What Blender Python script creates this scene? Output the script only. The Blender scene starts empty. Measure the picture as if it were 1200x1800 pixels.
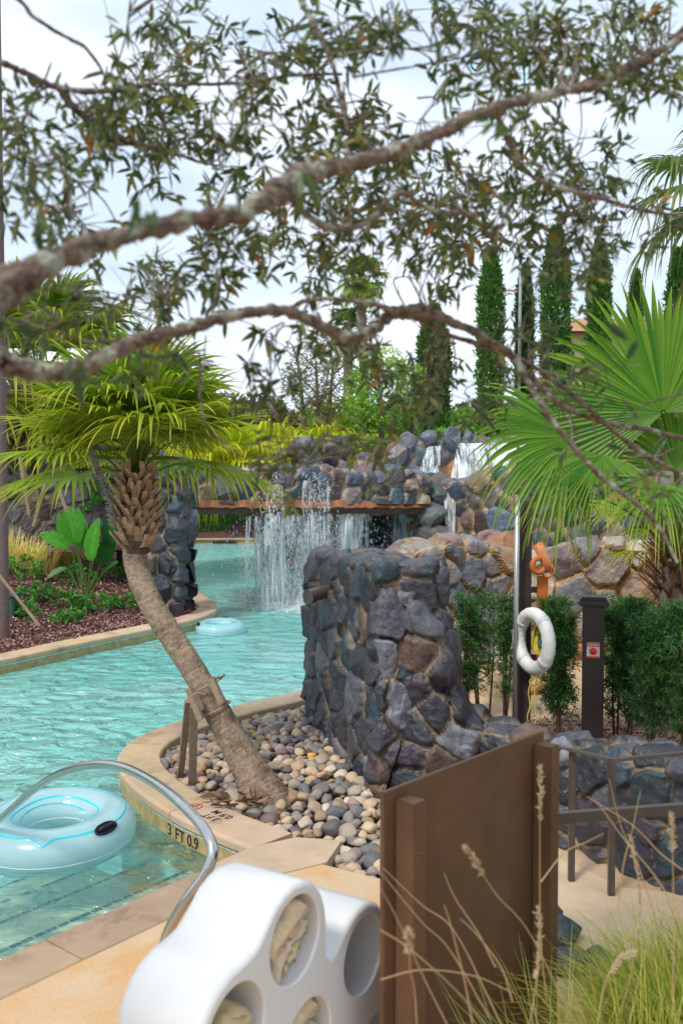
import bpy, bmesh, math, random
import numpy as np
from mathutils import Vector, Matrix, Quaternion
R = math.radians
random.seed(7); rng = np.random.default_rng(7)
sc = bpy.context.scene
C = bpy.context.scene.collection

# ------------------------------------------------------------------ camera
FPX, CZ, PITCH = 1650.0, 2.6, math.atan(65 / 1650.0)
cd = bpy.data.cameras.new('camera'); cam = bpy.data.objects.new('camera', cd); C.objects.link(cam)
cam.location = (0, 0, CZ); cam.rotation_euler = (math.pi / 2 - PITCH, 0, 0)
cd.sensor_fit = 'VERTICAL'; cd.sensor_height = 36; cd.sensor_width = 24; cd.lens = 36 * FPX / 1800
cd.clip_start = 0.05; cd.clip_end = 2000
cd.dof.use_dof = True; cd.dof.focus_distance = 8.5; cd.dof.aperture_fstop = 2.8
sc.camera = cam

# ------------------------------------------------------------------ world, sun, exposure
SUN_EL, SUN_AZ = R(52), R(-35)            # azimuth from +Y... light comes from behind left
w = bpy.data.worlds.new('World'); sc.world = w; w.use_nodes = True
nt = w.node_tree; nt.nodes.clear()
def N(nt, t, **k):
    n = nt.nodes.new(t)
    for a, b in k.items():
        if a == 'inp':
            for kk, v in b.items(): n.inputs[kk].default_value = v
        else: setattr(n, a, b)
    return n
L = lambda nt, a, b: nt.links.new(a, b)
sky = N(nt, 'ShaderNodeTexSky', sky_type='NISHITA', sun_disc=False, sun_elevation=SUN_EL, sun_rotation=R(215), air_density=1.0, dust_density=1.5)
tc = N(nt, 'ShaderNodeTexCoord'); mp = N(nt, 'ShaderNodeMapping', inp={'Scale': (1, 1, 2.6), 'Location': (.3, .1, .55)})
cn = N(nt, 'ShaderNodeTexNoise', inp={'Scale': 1.9, 'Detail': 7, 'Roughness': .52, 'Distortion': .35})
cr = N(nt, 'ShaderNodeValToRGB'); cr.color_ramp.elements[0].position = .36; cr.color_ramp.elements[0].color = (3.0, 4.0, 5.2, 1)
cr.color_ramp.elements[1].position = .60; cr.color_ramp.elements[1].color = (6.2, 6.65, 7.25, 1)
cm = N(nt, 'ShaderNodeMixRGB', inp={'Fac': .9}); bg = N(nt, 'ShaderNodeBackground', inp={'Strength': .1}); wo = N(nt, 'ShaderNodeOutputWorld')
L(nt, tc.outputs['Generated'], mp.inputs[0]); L(nt, mp.outputs[0], cn.inputs['Vector']); L(nt, cn.outputs['Fac'], cr.inputs[0])
L(nt, sky.outputs[0], cm.inputs[1]); L(nt, cr.outputs[0], cm.inputs[2]); L(nt, cm.outputs[0], bg.inputs[0]); L(nt, bg.outputs[0], wo.inputs[0])
sd = bpy.data.lights.new('sun', 'SUN'); sd.energy = 1.5; sd.angle = R(12); sd.color = (1, .95, .87)
sun = bpy.data.objects.new('sun', sd); C.objects.link(sun)
sun.rotation_euler = (math.pi / 2 - SUN_EL, 0, R(-35))
sc.view_settings.view_transform = 'Standard'; sc.view_settings.look = 'None'; sc.view_settings.gamma = 1; sc.view_settings.exposure = 0.95
sc.cycles.max_bounces = 7; sc.cycles.transparent_max_bounces = 24; sc.cycles.diffuse_bounces = 3; sc.cycles.glossy_bounces = 3
sc.cycles.use_denoising = True; sc.cycles.caustics_reflective = False; sc.cycles.caustics_refractive = False

# ------------------------------------------------------------------ pixel (of the 1200x1800 photo) to world
RM = cam.rotation_euler.to_matrix()
def ray(px, py): return RM @ Vector(((px - 600) / FPX, -(py - 900) / FPX, -1))
def at(px, py, Y):
    d = ray(px, py); t = Y / d.y; return Vector((d.x * t, Y, CZ + d.z * t))
def atz(px, py, z):
    d = ray(px, py); t = (z - CZ) / d.z; return Vector((d.x * t, d.y * t, z))

# ------------------------------------------------------------------ mesh helpers
def link(name, me, mat=None, parent=None, smooth=False):
    o = bpy.data.objects.new(name, me); C.objects.link(o)
    if mat is not None and len(me.materials) == 0: me.materials.append(mat)
    if parent is not None: o.parent = parent
    if smooth: me.polygons.foreach_set('use_smooth', [True] * len(me.polygons))
    return o
class MB:
    def __init__(s): s.v = []; s.f = []; s.c = []; s.n = 0
    def add(s, v, f, c=(1, 1, 1)):
        v = np.asarray(v, float).reshape(-1, 3); s.v.append(v)
        c = np.asarray(c, float)
        if c.ndim == 1: c = np.tile(c, (len(v), 1))
        s.c.append(c); b = s.n
        s.f += [tuple(int(i) + b for i in q) for q in f]; s.n += len(v)
        return s
    def build(s, name, mat, parent=None, smooth=False, off=None):
        me = bpy.data.meshes.new(name)
        v = np.concatenate(s.v) if s.v else np.zeros((0, 3))
        if parent is not None:
            v = v - np.array(parent.location)
        me.from_pydata(v.tolist(), [], s.f)
        a = me.color_attributes.new('Col', 'FLOAT_COLOR', 'POINT')
        c = np.concatenate(s.c); cc = np.ones((len(c), 4)); cc[:, :3] = c
        a.data.foreach_set('color', cc.ravel())
        me.update()
        return link(name, me, mat, parent, smooth)
    def box(s, c, sz, rot=None, col=(1, 1, 1), bev=0.0):
        hx, hy, hz = [a / 2 for a in sz]; c = Vector(c)
        if bev <= 0:
            vs = [Vector((x, y, z)) for x in (-hx, hx) for y in (-hy, hy) for z in (-hz, hz)]
            fs = [(0, 1, 3, 2), (4, 6, 7, 5), (0, 4, 5, 1), (2, 3, 7, 6), (0, 2, 6, 4), (1, 5, 7, 3)]
        else:
            bm = bmesh.new(); bmesh.ops.create_cube(bm, size=1)
            for q in bm.verts: q.co = Vector((q.co.x * sz[0], q.co.y * sz[1], q.co.z * sz[2]))
            bmesh.ops.bevel(bm, geom=bm.edges[:], offset=bev, segments=2, affect='EDGES')
            bm.verts.index_update(); vs = [q.co.copy() for q in bm.verts]; fs = [[q.index for q in f.verts] for f in bm.faces]; bm.free()
        if rot is not None: vs = [rot @ q for q in vs]
        return s.add([tuple(q + c) for q in vs], fs, col)
    def tube(s, pts, rad, n=8, col=(1, 1, 1), caps=True, nz=0.0, flat=1.0):
        pts = [Vector(p) for p in pts]; m = len(pts)
        if not hasattr(rad, '__len__'): rad = [rad] * m
        tan = [(pts[min(i + 1, m - 1)] - pts[max(i - 1, 0)]).normalized() for i in range(m)]
        up = Vector((0, 0, 1)) if abs(tan[0].z) < .9 else Vector((0, 1, 0))
        a = (up - tan[0] * up.dot(tan[0])).normalized(); V = []
        for i in range(m):
            a = (a - tan[i] * a.dot(tan[i])).normalized(); b = tan[i].cross(a)
            for k in range(n):
                th = 2 * math.pi * k / n; r = rad[i] * (1 + (nz * random.uniform(-1, 1) if nz else 0))
                V.append(pts[i] + a * math.cos(th) * r * flat + b * math.sin(th) * r)
        F = [(i * n + k, i * n + (k + 1) % n, (i + 1) * n + (k + 1) % n, (i + 1) * n + k) for i in range(m - 1) for k in range(n)]
        if caps: F += [tuple(range(n))[::-1], tuple((m - 1) * n + k for k in range(n))]
        if isinstance(col, np.ndarray) and col.ndim == 2 and len(col) == m: col = np.repeat(col, n, axis=0)
        return s.add([tuple(q) for q in V], F, col)
def spline(pts, n=8):
    """Catmull-Rom through tuples of any length"""
    P = [np.array(p, float) for p in pts]; P = [2 * P[0] - P[1]] + P + [2 * P[-1] - P[-2]]; out = []
    for i in range(1, len(P) - 2):
        for k in range(n):
            t = k / n
            out.append(.5 * ((2 * P[i]) + (-P[i - 1] + P[i + 1]) * t + (2 * P[i - 1] - 5 * P[i] + 4 * P[i + 1] - P[i + 2]) * t * t + (-P[i - 1] + 3 * P[i] - 3 * P[i + 1] + P[i + 2]) * t ** 3))
    out.append(P[-2]); return out
def vnoise(P, seed=0):
    """value noise 0..1, vectorised"""
    P = np.asarray(P, float); i = np.floor(P).astype(np.int64); f = P - i; f = f * f * (3 - 2 * f)
    def h(a):
        x = (a[:, 0] * 374761393 + a[:, 1] * 668265263 + a[:, 2] * 1442695041 + seed * 1274126177) & 0x7fffffff
        x = ((x ^ (x >> 13)) * 1274126177) & 0x7fffffff; return ((x ^ (x >> 16)) & 0xffff) / 65535.0
    r = 0
    for dx in (0, 1):
        for dy in (0, 1):
            for dz in (0, 1):
                wgt = (f[:, 0] if dx else 1 - f[:, 0]) * (f[:, 1] if dy else 1 - f[:, 1]) * (f[:, 2] if dz else 1 - f[:, 2])
                r = r + wgt * h(i + np.array([dx, dy, dz]))
    return r
def fbm(P, sc_=1, oct=3, seed=0):
    P = np.asarray(P, float) * sc_; r = 0; a = .5; tot = 0
    for k in range(oct): r = r + a * vnoise(P * 2 ** k + 17.3 * k, seed + k); tot += a; a *= .5
    return r / tot
def tag(o, label=None, cat=None, group=None, kind=None):
    if label: o['label'] = label
    if cat: o['category'] = cat
    if group: o['group'] = group
    if kind: o['kind'] = kind
    return o
def thing(name, loc, label, cat, group=None):
    o = bpy.data.objects.new(name, None); C.objects.link(o); o.location = Vector(loc); o.empty_display_size = .1
    bpy.context.view_layer.update
    return tag(o, label, cat, group)

# ------------------------------------------------------------------ materials
MATS = {}
def mat(name, rough=.6, spec=.4, metal=0, col=None, ns=20, namt=.25, bump=.15, bscale=60, trans=0, coat=0, det=4, bdist=.01, rvar=0):
    """vertex colour (or a fixed colour) times noise, bump, optional leaf translucency"""
    if name in MATS: return MATS[name]
    m = bpy.data.materials.new(name); m.use_nodes = True; t = m.node_tree; t.nodes.clear()
    o = N(t, 'ShaderNodeOutputMaterial'); p = N(t, 'ShaderNodeBsdfPrincipled', inp={'Roughness': rough, 'Metallic': metal, 'Specular IOR Level': spec, 'Coat Weight': coat})
    g = N(t, 'ShaderNodeTexCoord')
    if col is None: c = N(t, 'ShaderNodeAttribute', attribute_name='Col').outputs['Color']
    elif col == 'object': c = N(t, 'ShaderNodeObjectInfo').outputs['Color']
    else:
        q = N(t, 'ShaderNodeRGB'); q.outputs[0].default_value = (*col, 1); c = q.outputs[0]
    n1 = N(t, 'ShaderNodeTexNoise', inp={'Scale': ns, 'Detail': det, 'Roughness': .6}); L(t, g.outputs['Object'], n1.inputs['Vector'])
    mr = N(t, 'ShaderNodeMapRange', inp={'From Min': .25, 'From Max': .75, 'To Min': 1 - namt, 'To Max': 1 + namt}); L(t, n1.outputs['Fac'], mr.inputs[0])
    mx = N(t, 'ShaderNodeVectorMath', operation='SCALE'); L(t, c, mx.inputs[0]); L(t, mr.outputs[0], mx.inputs['Scale'])
    L(t, mx.outputs[0], p.inputs['Base Color'])
    if rvar:
        r2 = N(t, 'ShaderNodeMapRange', inp={'From Min': .3, 'From Max': .7, 'To Min': rough - rvar, 'To Max': rough + rvar}); L(t, n1.outputs['Fac'], r2.inputs[0]); L(t, r2.outputs[0], p.inputs['Roughness'])
    if bump:
        n2 = N(t, 'ShaderNodeTexNoise', inp={'Scale': bscale, 'Detail': 5, 'Roughness': .6}); L(t, g.outputs['Object'], n2.inputs['Vector'])
        b = N(t, 'ShaderNodeBump', inp={'Strength': bump, 'Distance': bdist}); L(t, n2.outputs['Fac'], b.inputs['Height']); L(t, b.outputs[0], p.inputs['Normal'])
    if trans:
        tr = N(t, 'ShaderNodeBsdfTranslucent'); L(t, mx.outputs[0], tr.inputs[0]); ms = N(t, 'ShaderNodeMixShader', inp={'Fac': trans})
        L(t, p.outputs[0], ms.inputs[1]); L(t, tr.outputs[0], ms.inputs[2]); L(t, ms.outputs[0], o.inputs[0])
    else: L(t, p.outputs[0], o.inputs[0])
    MATS[name] = m; return m
def stain(m, sc_=2.6, lo=.55, hi=.63, k=.74):
    t = m.node_tree; p = t.nodes['Principled BSDF']; src = p.inputs['Base Color'].links[0].from_socket; g = t.nodes['Texture Coordinate']; n = N(t, 'ShaderNodeTexNoise', inp={'Scale': sc_, 'Detail': 8, 'Roughness': .65, 'Distortion': .3}); L(t, g.outputs['Object'], n.inputs['Vector'])
    r = N(t, 'ShaderNodeMapRange', inp={'From Min': lo, 'From Max': hi, 'To Min': 1, 'To Max': k}); L(t, n.outputs['Fac'], r.inputs[0]); v = N(t, 'ShaderNodeVectorMath', operation='SCALE'); L(t, src, v.inputs[0]); L(t, r.outputs[0], v.inputs['Scale']); L(t, v.outputs[0], p.inputs['Base Color'])
M_rock = mat('rock', rough=.46, spec=.6, ns=14, namt=.42, bump=.6, bscale=22, bdist=.03, det=7, rvar=.15)
M_rockfar = mat('rock_far', rough=.5, spec=.4, ns=5, namt=.45, bump=.6, bscale=9, bdist=.05, det=7)
M_leaf = mat('leaf', rough=.42, spec=.4, ns=8, namt=.15, bump=0, trans=.32)
M_palm = mat('palm_leaf', rough=.45, spec=.35, ns=6, namt=.12, bump=0, trans=.42)
M_bark = mat('bark', rough=.85, spec=.2, ns=28, namt=.5, bump=1, bscale=70, bdist=.02, det=8)
M_trunk = mat('palm_trunk', rough=.85, spec=.2, ns=25, namt=.38, bump=1, bscale=38, bdist=.022, det=8)
stain(M_trunk, 5, .5, .62, .62)
M_wood = mat('weathered_wood', rough=.8, ns=20, namt=.25, bump=.3, bscale=40)
M_cop = mat('coping_stone', rough=.65, spec=.3, ns=3.5, namt=.16, bump=.25, bscale=90, bdist=.004, det=8)
stain(M_cop)
M_gen = mat('plain', rough=.5, ns=12, namt=.1, bump=.08)
M_brown = mat('brown_powdercoat', rough=.5, spec=.25, ns=5, namt=.2, rvar=.12, det=9, bump=.12, bscale=260, bdist=.002, col=(.125, .066, .036))
M_black = mat('black_metal', rough=.35, spec=.5, ns=8, namt=.2, bump=.05, col=(.028, .021, .020))
M_bronzerail = mat('bronze_rail', rough=.38, spec=.55, ns=8, namt=.2, bump=.05, col=(.085, .062, .052))
M_steel = mat('steel', rough=.24, metal=1, ns=15, namt=.1, bump=.05, bscale=200, col=(.55, .53, .5))
M_alu = mat('aluminium', rough=.4, metal=.6, ns=6, namt=.08, bump=0, col=(.42, .42, .43))
M_white = mat('white_moulded_plastic', rough=.38, spec=.45, ns=2.5, namt=.035, bump=.1, bscale=320, bdist=.001, col=(.70, .69, .68))
stain(M_white, 9, .60, .72, .90)
M_towel = mat('towel', rough=.95, spec=.1, ns=7, namt=.12, bump=.5, bscale=300, bdist=.003)
M_soil = mat('soil', rough=.95, spec=.1, ns=9, namt=.5, bump=.8, bscale=50, bdist=.02)
M_chip = mat('mulch_chip', rough=.9, spec=.15, ns=30, namt=.3, bump=0)
M_pebble = mat('river_pebble', rough=.6, spec=.35, ns=16, namt=.35, bump=.3, bscale=60, bdist=.004, col='object', det=6)
M_pebbles = mat('river_pebbles', rough=.6, spec=.35, ns=16, namt=.3, bump=.3, bscale=60, bdist=.004, det=6)
M_orange = mat('orange_paint', rough=.45, ns=10, namt=.12, bump=.05, col=(.50, .13, .02))
M_ring = mat('lifebuoy_vinyl', rough=.5, ns=14, namt=.16, bump=.25, bscale=30, col=(.66, .67, .62))

# ------------------------------------------------------------------ rock surfaces: real stones with recessed mortar
def pick(pal): 
    w_ = np.array([p[0] for p in pal], float); i = rng.choice(len(pal), p=w_ / w_.sum()); return np.array(pal[i][1:4])
DARK = [(4, .032, .034, .046), (3, .048, .042, .056), (2, .022, .042, .062), (1.6, .08, .052, .044), (3, .022, .024, .032), (.8, .12, .07, .045), (.6, .025, .05, .065), (2, .07, .07, .085), (.9, .15, .155, .18)]
MIX = [(3, .09, .095, .12), (2, .06, .075, .11), (2, .14, .12, .115), (1.4, .24, .16, .095), (1.5, .12, .07, .065), (1, .30, .24, .18), (1.5, .05, .09, .11), (.7, .28, .12, .05), (1.5, .04, .042, .05)]
TAN = [(3, .28, .23, .18), (3, .17, .165, .17), (2, .30, .18, .09), (1.5, .15, .10, .10), (1, .36, .30, .23), (2, .12, .13, .155), (.6, .34, .15, .05)]
def rockify(V, Nn, size, pal, depth=.045, tilt=.15, off=.04, mortar=(.23, .165, .10), mw=.10, seed=1, stretch=(1, 1, 1), rough=.012, edge=.16):
    r_ = np.random.default_rng(seed)
    order = r_.permutation(len(V)); S = []; Ssz = []
    st = np.array(stretch)
    Vs = V * st
    for i in order[:6000]:
        p = Vs[i]; sz = size * r_.uniform(.55, 1.05)
        if not S or np.min(np.linalg.norm(np.array(S) - p, axis=1) - .5 * (np.array(Ssz) + sz) * .98) > 0: S.append(p); Ssz.append(sz)
    S = np.array(S); Ssz = np.array(Ssz); K = len(S)
    wob = (np.stack([fbm(V, 2.2 / size, 2, seed + 5 * k) for k in range(3)], 1) - .5) * size * .24
    Q = Vs + wob
    ido = np.zeros(len(V), int); F1 = np.zeros(len(V)); F2 = np.zeros(len(V))
    for a in range(0, len(V), 20000):
        q = Q[a:a + 20000]; D = np.sqrt(np.maximum(0, (q ** 2).sum(1)[:, None] + (S ** 2).sum(1)[None] - 2 * q @ S.T)) - Ssz[None] * .5
        k = np.argpartition(D, 1, axis=1)[:, :2]; d = np.take_along_axis(D, k, 1); sw = d[:, 0] > d[:, 1]
        k[sw] = k[sw][:, ::-1]; d = np.sort(d, axis=1); ido[a:a + 20000] = k[:, 0]; F1[a:a + 20000] = d[:, 0]; F2[a:a + 20000] = d[:, 1]
    e = (F2 - F1) / size
    s = np.clip((e - mw * .4) / edge, 0, 1) ** .6
    g = r_.normal(0, tilt, (K, 3)); o_ = r_.uniform(-.25, 1, K) * off; g2 = r_.normal(0, tilt * 1.3, (K, 3))
    rel = (Vs - S[ido])
    fac = np.minimum((rel * g[ido]).sum(1), (rel * g2[ido]).sum(1) + size * .06)
    h = s * (depth * .4 + o_[ido] + fac) - depth * .8 * (1 - s)
    h += (fbm(V, 5 / size, 3, seed + 60) - .5) * size * .09 * s + (fbm(V, 7 / size, 2, seed + 70) - .5) * rough
    cols = np.array([pick(pal) * r_.uniform(.72, 1.3) for _ in range(K)])
    col = cols[ido]
    col = col * (.78 + .5 * fbm(V, 4.5 / size, 4, seed + 33)[:, None])
    tint = fbm(V, 3 / size, 3, seed + 90)[:, None]; other = cols[r_.permutation(K)][ido]
    k2 = np.clip((tint - .52) * 5, 0, .55); col = col * (1 - k2) + other * k2
    mm = np.clip((mw - e) / (mw * .45), 0, 1)[:, None]
    col = col * (1 - mm) + np.array(mortar) * mm
    return V + Nn * h[:, None], col
def loft(path, res, round_=.08, capa=True, capb=True, topn=.04, seed=3):
    """path rows: x, y, halfwidth, zbase, ztop -> grid verts, faces, normals for a rounded wall"""
    P = spline(path, 12); P = np.array(P)
    seg = np.linalg.norm(np.diff(P[:, :2], axis=0), axis=1); s = np.concatenate([[0], np.cumsum(seg)]); n = max(4, int(s[-1] / res))
    ss = np.linspace(0, s[-1], n); P = np.stack([np.interp(ss, s, P[:, k]) for k in range(5)], 1)
    T = np.gradient(P[:, :2], axis=0); T /= np.linalg.norm(T, axis=1)[:, None]
    hw, hh = P[:, 2].mean(), (P[:, 4] - P[:, 3]).max(); m1 = max(4, int(hh / res)); m2 = max(4, int(2 * hw / res))
    prof = [(-1, t) for t in np.linspace(0, 1, m1, endpoint=False)] + [(t, 1) for t in np.linspace(-1, 1, m2)] + [(1, t) for t in np.linspace(1, 0, m1 + 1)[1:]]
    prof = np.array(prof); m = len(prof)
    rings = []
    def ring(i, k=1.0, adv=0.0):
        x, y, hw_, zb, zt = P[i]; zt = zt + (fbm(np.array([[ss[i] * 2.5, seed, 0]]), 1, 2, seed)[0] - .5) * 2 * topn
        H = zt - zb; a = prof[:, 0] * hw_; b = prof[:, 1] * H
        # round the upper corners
        dx = np.maximum(0, np.abs(a) - (hw_ - round_)); dz = np.maximum(0, b - (H - round_)); q = np.hypot(dx, dz)
        both = (dx > 0) & (dz > 0); sc2 = np.where(both & (q > 0), round_ / np.maximum(q, 1e-6) * np.maximum(dx, dz) / round_, 1)
        a = np.where(both, np.sign(a) * (hw_ - round_ + dx * sc2), a); b = np.where(both, H - round_ + dz * sc2, b)
        a = a * k; b = H * .5 + (b - H * .5) * k if k < 1 else b
        nx, ny = T[i][1], -T[i][0]
        return np.stack([x + nx * a + T[i][0] * adv, y + ny * a + T[i][1] * adv, zb + b], 1)
    kk = max(3, int(max(hw, hh * .5) / res))
    if capa: rings += [ring(0, k, -round_ * .6 * (1 - k ** 3)) for k in np.linspace(.02, 1, kk, endpoint=False)]
    rings += [ring(i) for i in range(n)]
    if capb: rings += [ring(n - 1, k, round_ * .6 * (1 - k ** 3)) for k in np.linspace(1, .02, kk + 1)[1:]]
    V = np.concatenate(rings); nr = len(rings)
    F = [(i * m + j, (i + 1) * m + j, (i + 1) * m + j + 1, i * m + j + 1) for i in range(nr - 1) for j in range(m - 1)]
    return V, F
def vnormals(V, F):
    F = np.array(F); n = np.cross(V[F[:, 2]] - V[F[:, 0]], V[F[:, 3]] - V[F[:, 1]]); out = np.zeros_like(V)
    for k in range(4): np.add.at(out, F[:, k], n)
    return out / np.maximum(np.linalg.norm(out, axis=1), 1e-9)[:, None]
def rockwall(mb, path, res, size, pal, seed, **k):
    lk = {a: k.pop(a) for a in ('round_', 'capa', 'capb', 'topn') if a in k}
    V, F = loft(path, res, seed=seed, **lk); Nn = vnormals(V, F)
    # make normals face outward (top normals up)
    top = V[:, 2] > np.percentile(V[:, 2], 97)
    if Nn[top, 2].mean() < 0: Nn = -Nn; F = [q[::-1] for q in F]
    V, c = rockify(V, Nn, size, pal, seed=seed, **k); mb.add(V, F, c)
def blob(n=3):
    bm = bmesh.new(); bmesh.ops.create_icosphere(bm, subdivisions=n, radius=1); bm.verts.index_update()
    v = np.array([q.co for q in bm.verts]); f = [tuple(a.index for a in q.verts) for q in bm.faces]; bm.free(); return v, f
ICO = {k: blob(k) for k in (1, 2, 3, 4)}
def boulder(mb, c, r, col, seed, sub=3, angular=.35):
    v, f = ICO[sub]; r_ = np.random.default_rng(seed); v = v.copy()
    for _ in range(13):   # chop with random planes for facets
        n = r_.normal(size=3); n /= np.linalg.norm(n); d = r_.uniform(.5, .85); x = v @ n; v -= np.outer(np.maximum(0, x - d), n) * .95
    v *= (1 + (fbm(v + seed, 1.6, 3, seed) - .5) * angular)[:, None]
    v *= (1 + (fbm(v * 1.0 + seed, 6, 3, seed + 8) - .5) * .12)[:, None]
    sh = (fbm(v + 9 + seed, 2.2, 3, seed + 3))[:, None]
    c2 = np.array(col) * (.7 + .6 * sh)
    mb.add(v * np.array(r) + np.array(c), f, c2)

# ------------------------------------------------------------------ leaves
def leaves(mb, P, D, Ln, Wd, Cc, fold=.25, droop=.1, up=None):
    P = np.asarray(P, float); n = len(P); D = D / np.maximum(np.linalg.norm(D, axis=1), 1e-9)[:, None]
    rnd = rng.normal(size=(n, 3)) if up is None else np.asarray(up) + rng.normal(0, .4, (n, 3))
    S = np.cross(D, rnd); S /= np.maximum(np.linalg.norm(S, axis=1), 1e-9)[:, None]; Nn = np.cross(S, D)
    Ln = np.broadcast_to(Ln, (n,))[:, None]; Wd = np.broadcast_to(Wd, (n,))[:, None]
    def pt(t, s): 
        q = P + D * Ln * t + S * Wd * .5 * s + Nn * Wd * fold * abs(s); q[:, 2] -= (droop * Ln * t * t)[:, 0]; return q
    V = np.stack([pt(0, 0), pt(.28, -.85), pt(.66, -.8), pt(1, 0), pt(.66, .8), pt(.28, .85)], 1).reshape(-1, 3)
    F = [];  b = mb.n
    idx = np.arange(n) * 6
    F = np.concatenate([np.stack([idx, idx + 1, idx + 2, idx + 3], 1), np.stack([idx, idx + 3, idx + 4, idx + 5], 1)])
    mb.v.append(V); mb.f += [tuple(q) for q in (F + b).tolist()]; mb.c.append(np.repeat(np.asarray(Cc), 6, axis=0)); mb.n += len(V)
def lcol(n, a, b, jit=.15, p=1.0):
    t = rng.random((n, 1)) ** p; c = np.array(a) * (1 - t) + np.array(b) * t; return c * (1 + rng.uniform(-jit, jit, (n, 1)))
def cloud(mb, c, r, n, ln, wd, ca, cb, shape='ell', clump=.5, outward=.6, nz=2.2, seed=0, upb=.3, shell=.5):
    """leaf clumps through an uneven volume"""
    c = np.array(c); r = np.array(r); u = rng.normal(size=(n * 3, 3)); u /= np.linalg.norm(u, axis=1)[:, None]
    rad = rng.random(n * 3) ** (1 / 3 if shell <= 0 else (1 / (3 + 6 * shell)))
    lump = .72 + .56 * fbm(u * 1.0 + seed * 3.1, nz, 3, seed)
    q = u * (rad * lump)[:, None]
    if shape == 'cone':   # cypress spindle
        t = rng.random(n * 3) ** .85; th = rng.random(n * 3) * 6.283; wr = np.minimum(1, (1 - t) * 3.0 + .03) ** .6 * (.75 + .25 * np.minimum(1, t * 5)) * (.66 + .62 * fbm(np.stack([np.cos(th) * 2, np.sin(th) * 2, t * 14], 1), 1.3, 3, seed))
        rr = rng.random(n * 3) ** .3 * wr * np.where(rng.random(n * 3) < .06, 1.25, 1); q = np.stack([np.cos(th) * rr, np.sin(th) * rr, t * 2 - 1], 1); u = np.stack([np.cos(th), np.sin(th), np.ones_like(th) * 1.8], 1)
    keep = fbm(q * r / max(ln * 5, .05), 1, 2, seed + 11) > clump - .12 * rng.random(n * 3); q = q[keep][:n]; u = u[keep][:n]; m = len(q)
    D = u * outward + rng.normal(0, .55, (m, 3)); D[:, 2] += upb
    sh = fbm(q * r / max(ln * 9, .1), 1, 2, seed + 5); t = np.clip(sh * 1.6 - .35 + rng.uniform(-.25, .25, m), 0, 1)[:, None]
    col = (np.array(ca) * (1 - t) + np.array(cb) * t) * (1 + rng.uniform(-.15, .15, (m, 1)))
    leaves(mb, q * r + c, D, ln * rng.uniform(.6, 1.25, m), wd * rng.uniform(.7, 1.2, m), col)
def whorls(mb, P, Dr, k, ln, wd, ca, cb, spread=.9, droop=.15, jit=.3):
    n = len(P); P = np.repeat(P, k, 0); Dr = np.repeat(Dr / np.maximum(1e-9, np.linalg.norm(Dr, axis=1))[:, None], k, 0)
    D = Dr * (1 - spread * .4) + rng.normal(0, 1, (n * k, 3)) * spread * .62
    leaves(mb, P + rng.normal(0, ln * .12, P.shape), D, ln * rng.uniform(.6, 1.2, n * k), wd * rng.uniform(.7, 1.2, n * k), lcol(n * k, ca, cb, jit, 1.3), droop=droop)

# ------------------------------------------------------------------ fan palm frond
def frond(base, mid, hub, a, nrm, Rb, nf=44, spread=250, droop=.35, ca=(.05, .17, .015), cb=(.25, .33, .03), tip=.35, pw=.016, name='frond', parent=None, seed=0, joined=.5, cup=.12, curl=0):
    r_ = random.Random(seed); mb = MB(); a = Vector(a).normalized(); nrm = Vector(nrm); nrm = (nrm - a * nrm.dot(a)).normalized(); s = a.cross(nrm)
    hub = Vector(hub); pts = spline([tuple(base), tuple(mid), tuple(hub)], 6)
    pc = np.array([[.20, .26, .04]]) * 1.0
    mb.tube(pts, [pw * (1.5 - .9 * i / (len(pts) - 1)) for i in range(len(pts))], 6, np.tile(pc, (len(pts), 1)), flat=.6)
    ds = R(spread) / nf
    ts = [0.02, .14, .28, .42, joined + .02, .66, .78, .89, 1.0]
    ca = np.array(ca); cb = np.array(cb)
    for i in range(nf):
        th = -R(spread) / 2 + ds * (i + .5); d = a * math.cos(th) + s * math.sin(th); e = -a * math.sin(th) + s * math.cos(th)
        Lf = Rb * (.8 + .2 * math.cos(th * .8)) * r_.uniform(.9, 1.06); dr = droop * r_.uniform(.5, 1.5); V = []; Cl = []
        ty = r_.random(); kink = r_.uniform(-.06, .06)
        for t in ts:
            wj = Lf * min(t, joined) * math.tan(ds / 2) * 1.02
            wd = wj if t <= joined else wj * max(.06, (1 - (t - joined) / (1 - joined)) ** .8)
            p = hub + d * Lf * t + nrm * cup * Rb * (abs(math.sin(th / 2)) ** 2) * t * 1.2 + e * Lf * kink * max(0, t - joined)
            dz = dr * Lf * (max(0, t - joined * .6) / (1 - joined * .6)) ** 2.2
            p = p - Vector((0, 0, dz)) - d * dz * .35
            f = nrm * wd * .55
            V += [p - e * wd + f * .6, p - f * .4, p + e * wd + f * .6]
            k = min(1, max(0, (t - .55) / .45)) ** 1.5 * tip + .25 * ty
            k = min(1, k); c = ca * (1 - k) + cb * k; c = c * (.85 + .3 * ty)
            Cl += [c, c * .9, c]
        F = []
        for q in range(len(ts) - 1): F += [(q * 3, q * 3 + 1, q * 3 + 4, q * 3 + 3), (q * 3 + 1, q * 3 + 2, q * 3 + 5, q * 3 + 4)]
        mb.add([tuple(x) for x in V], F, np.array(Cl))
    return mb.build(name, M_palm, parent)
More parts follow.
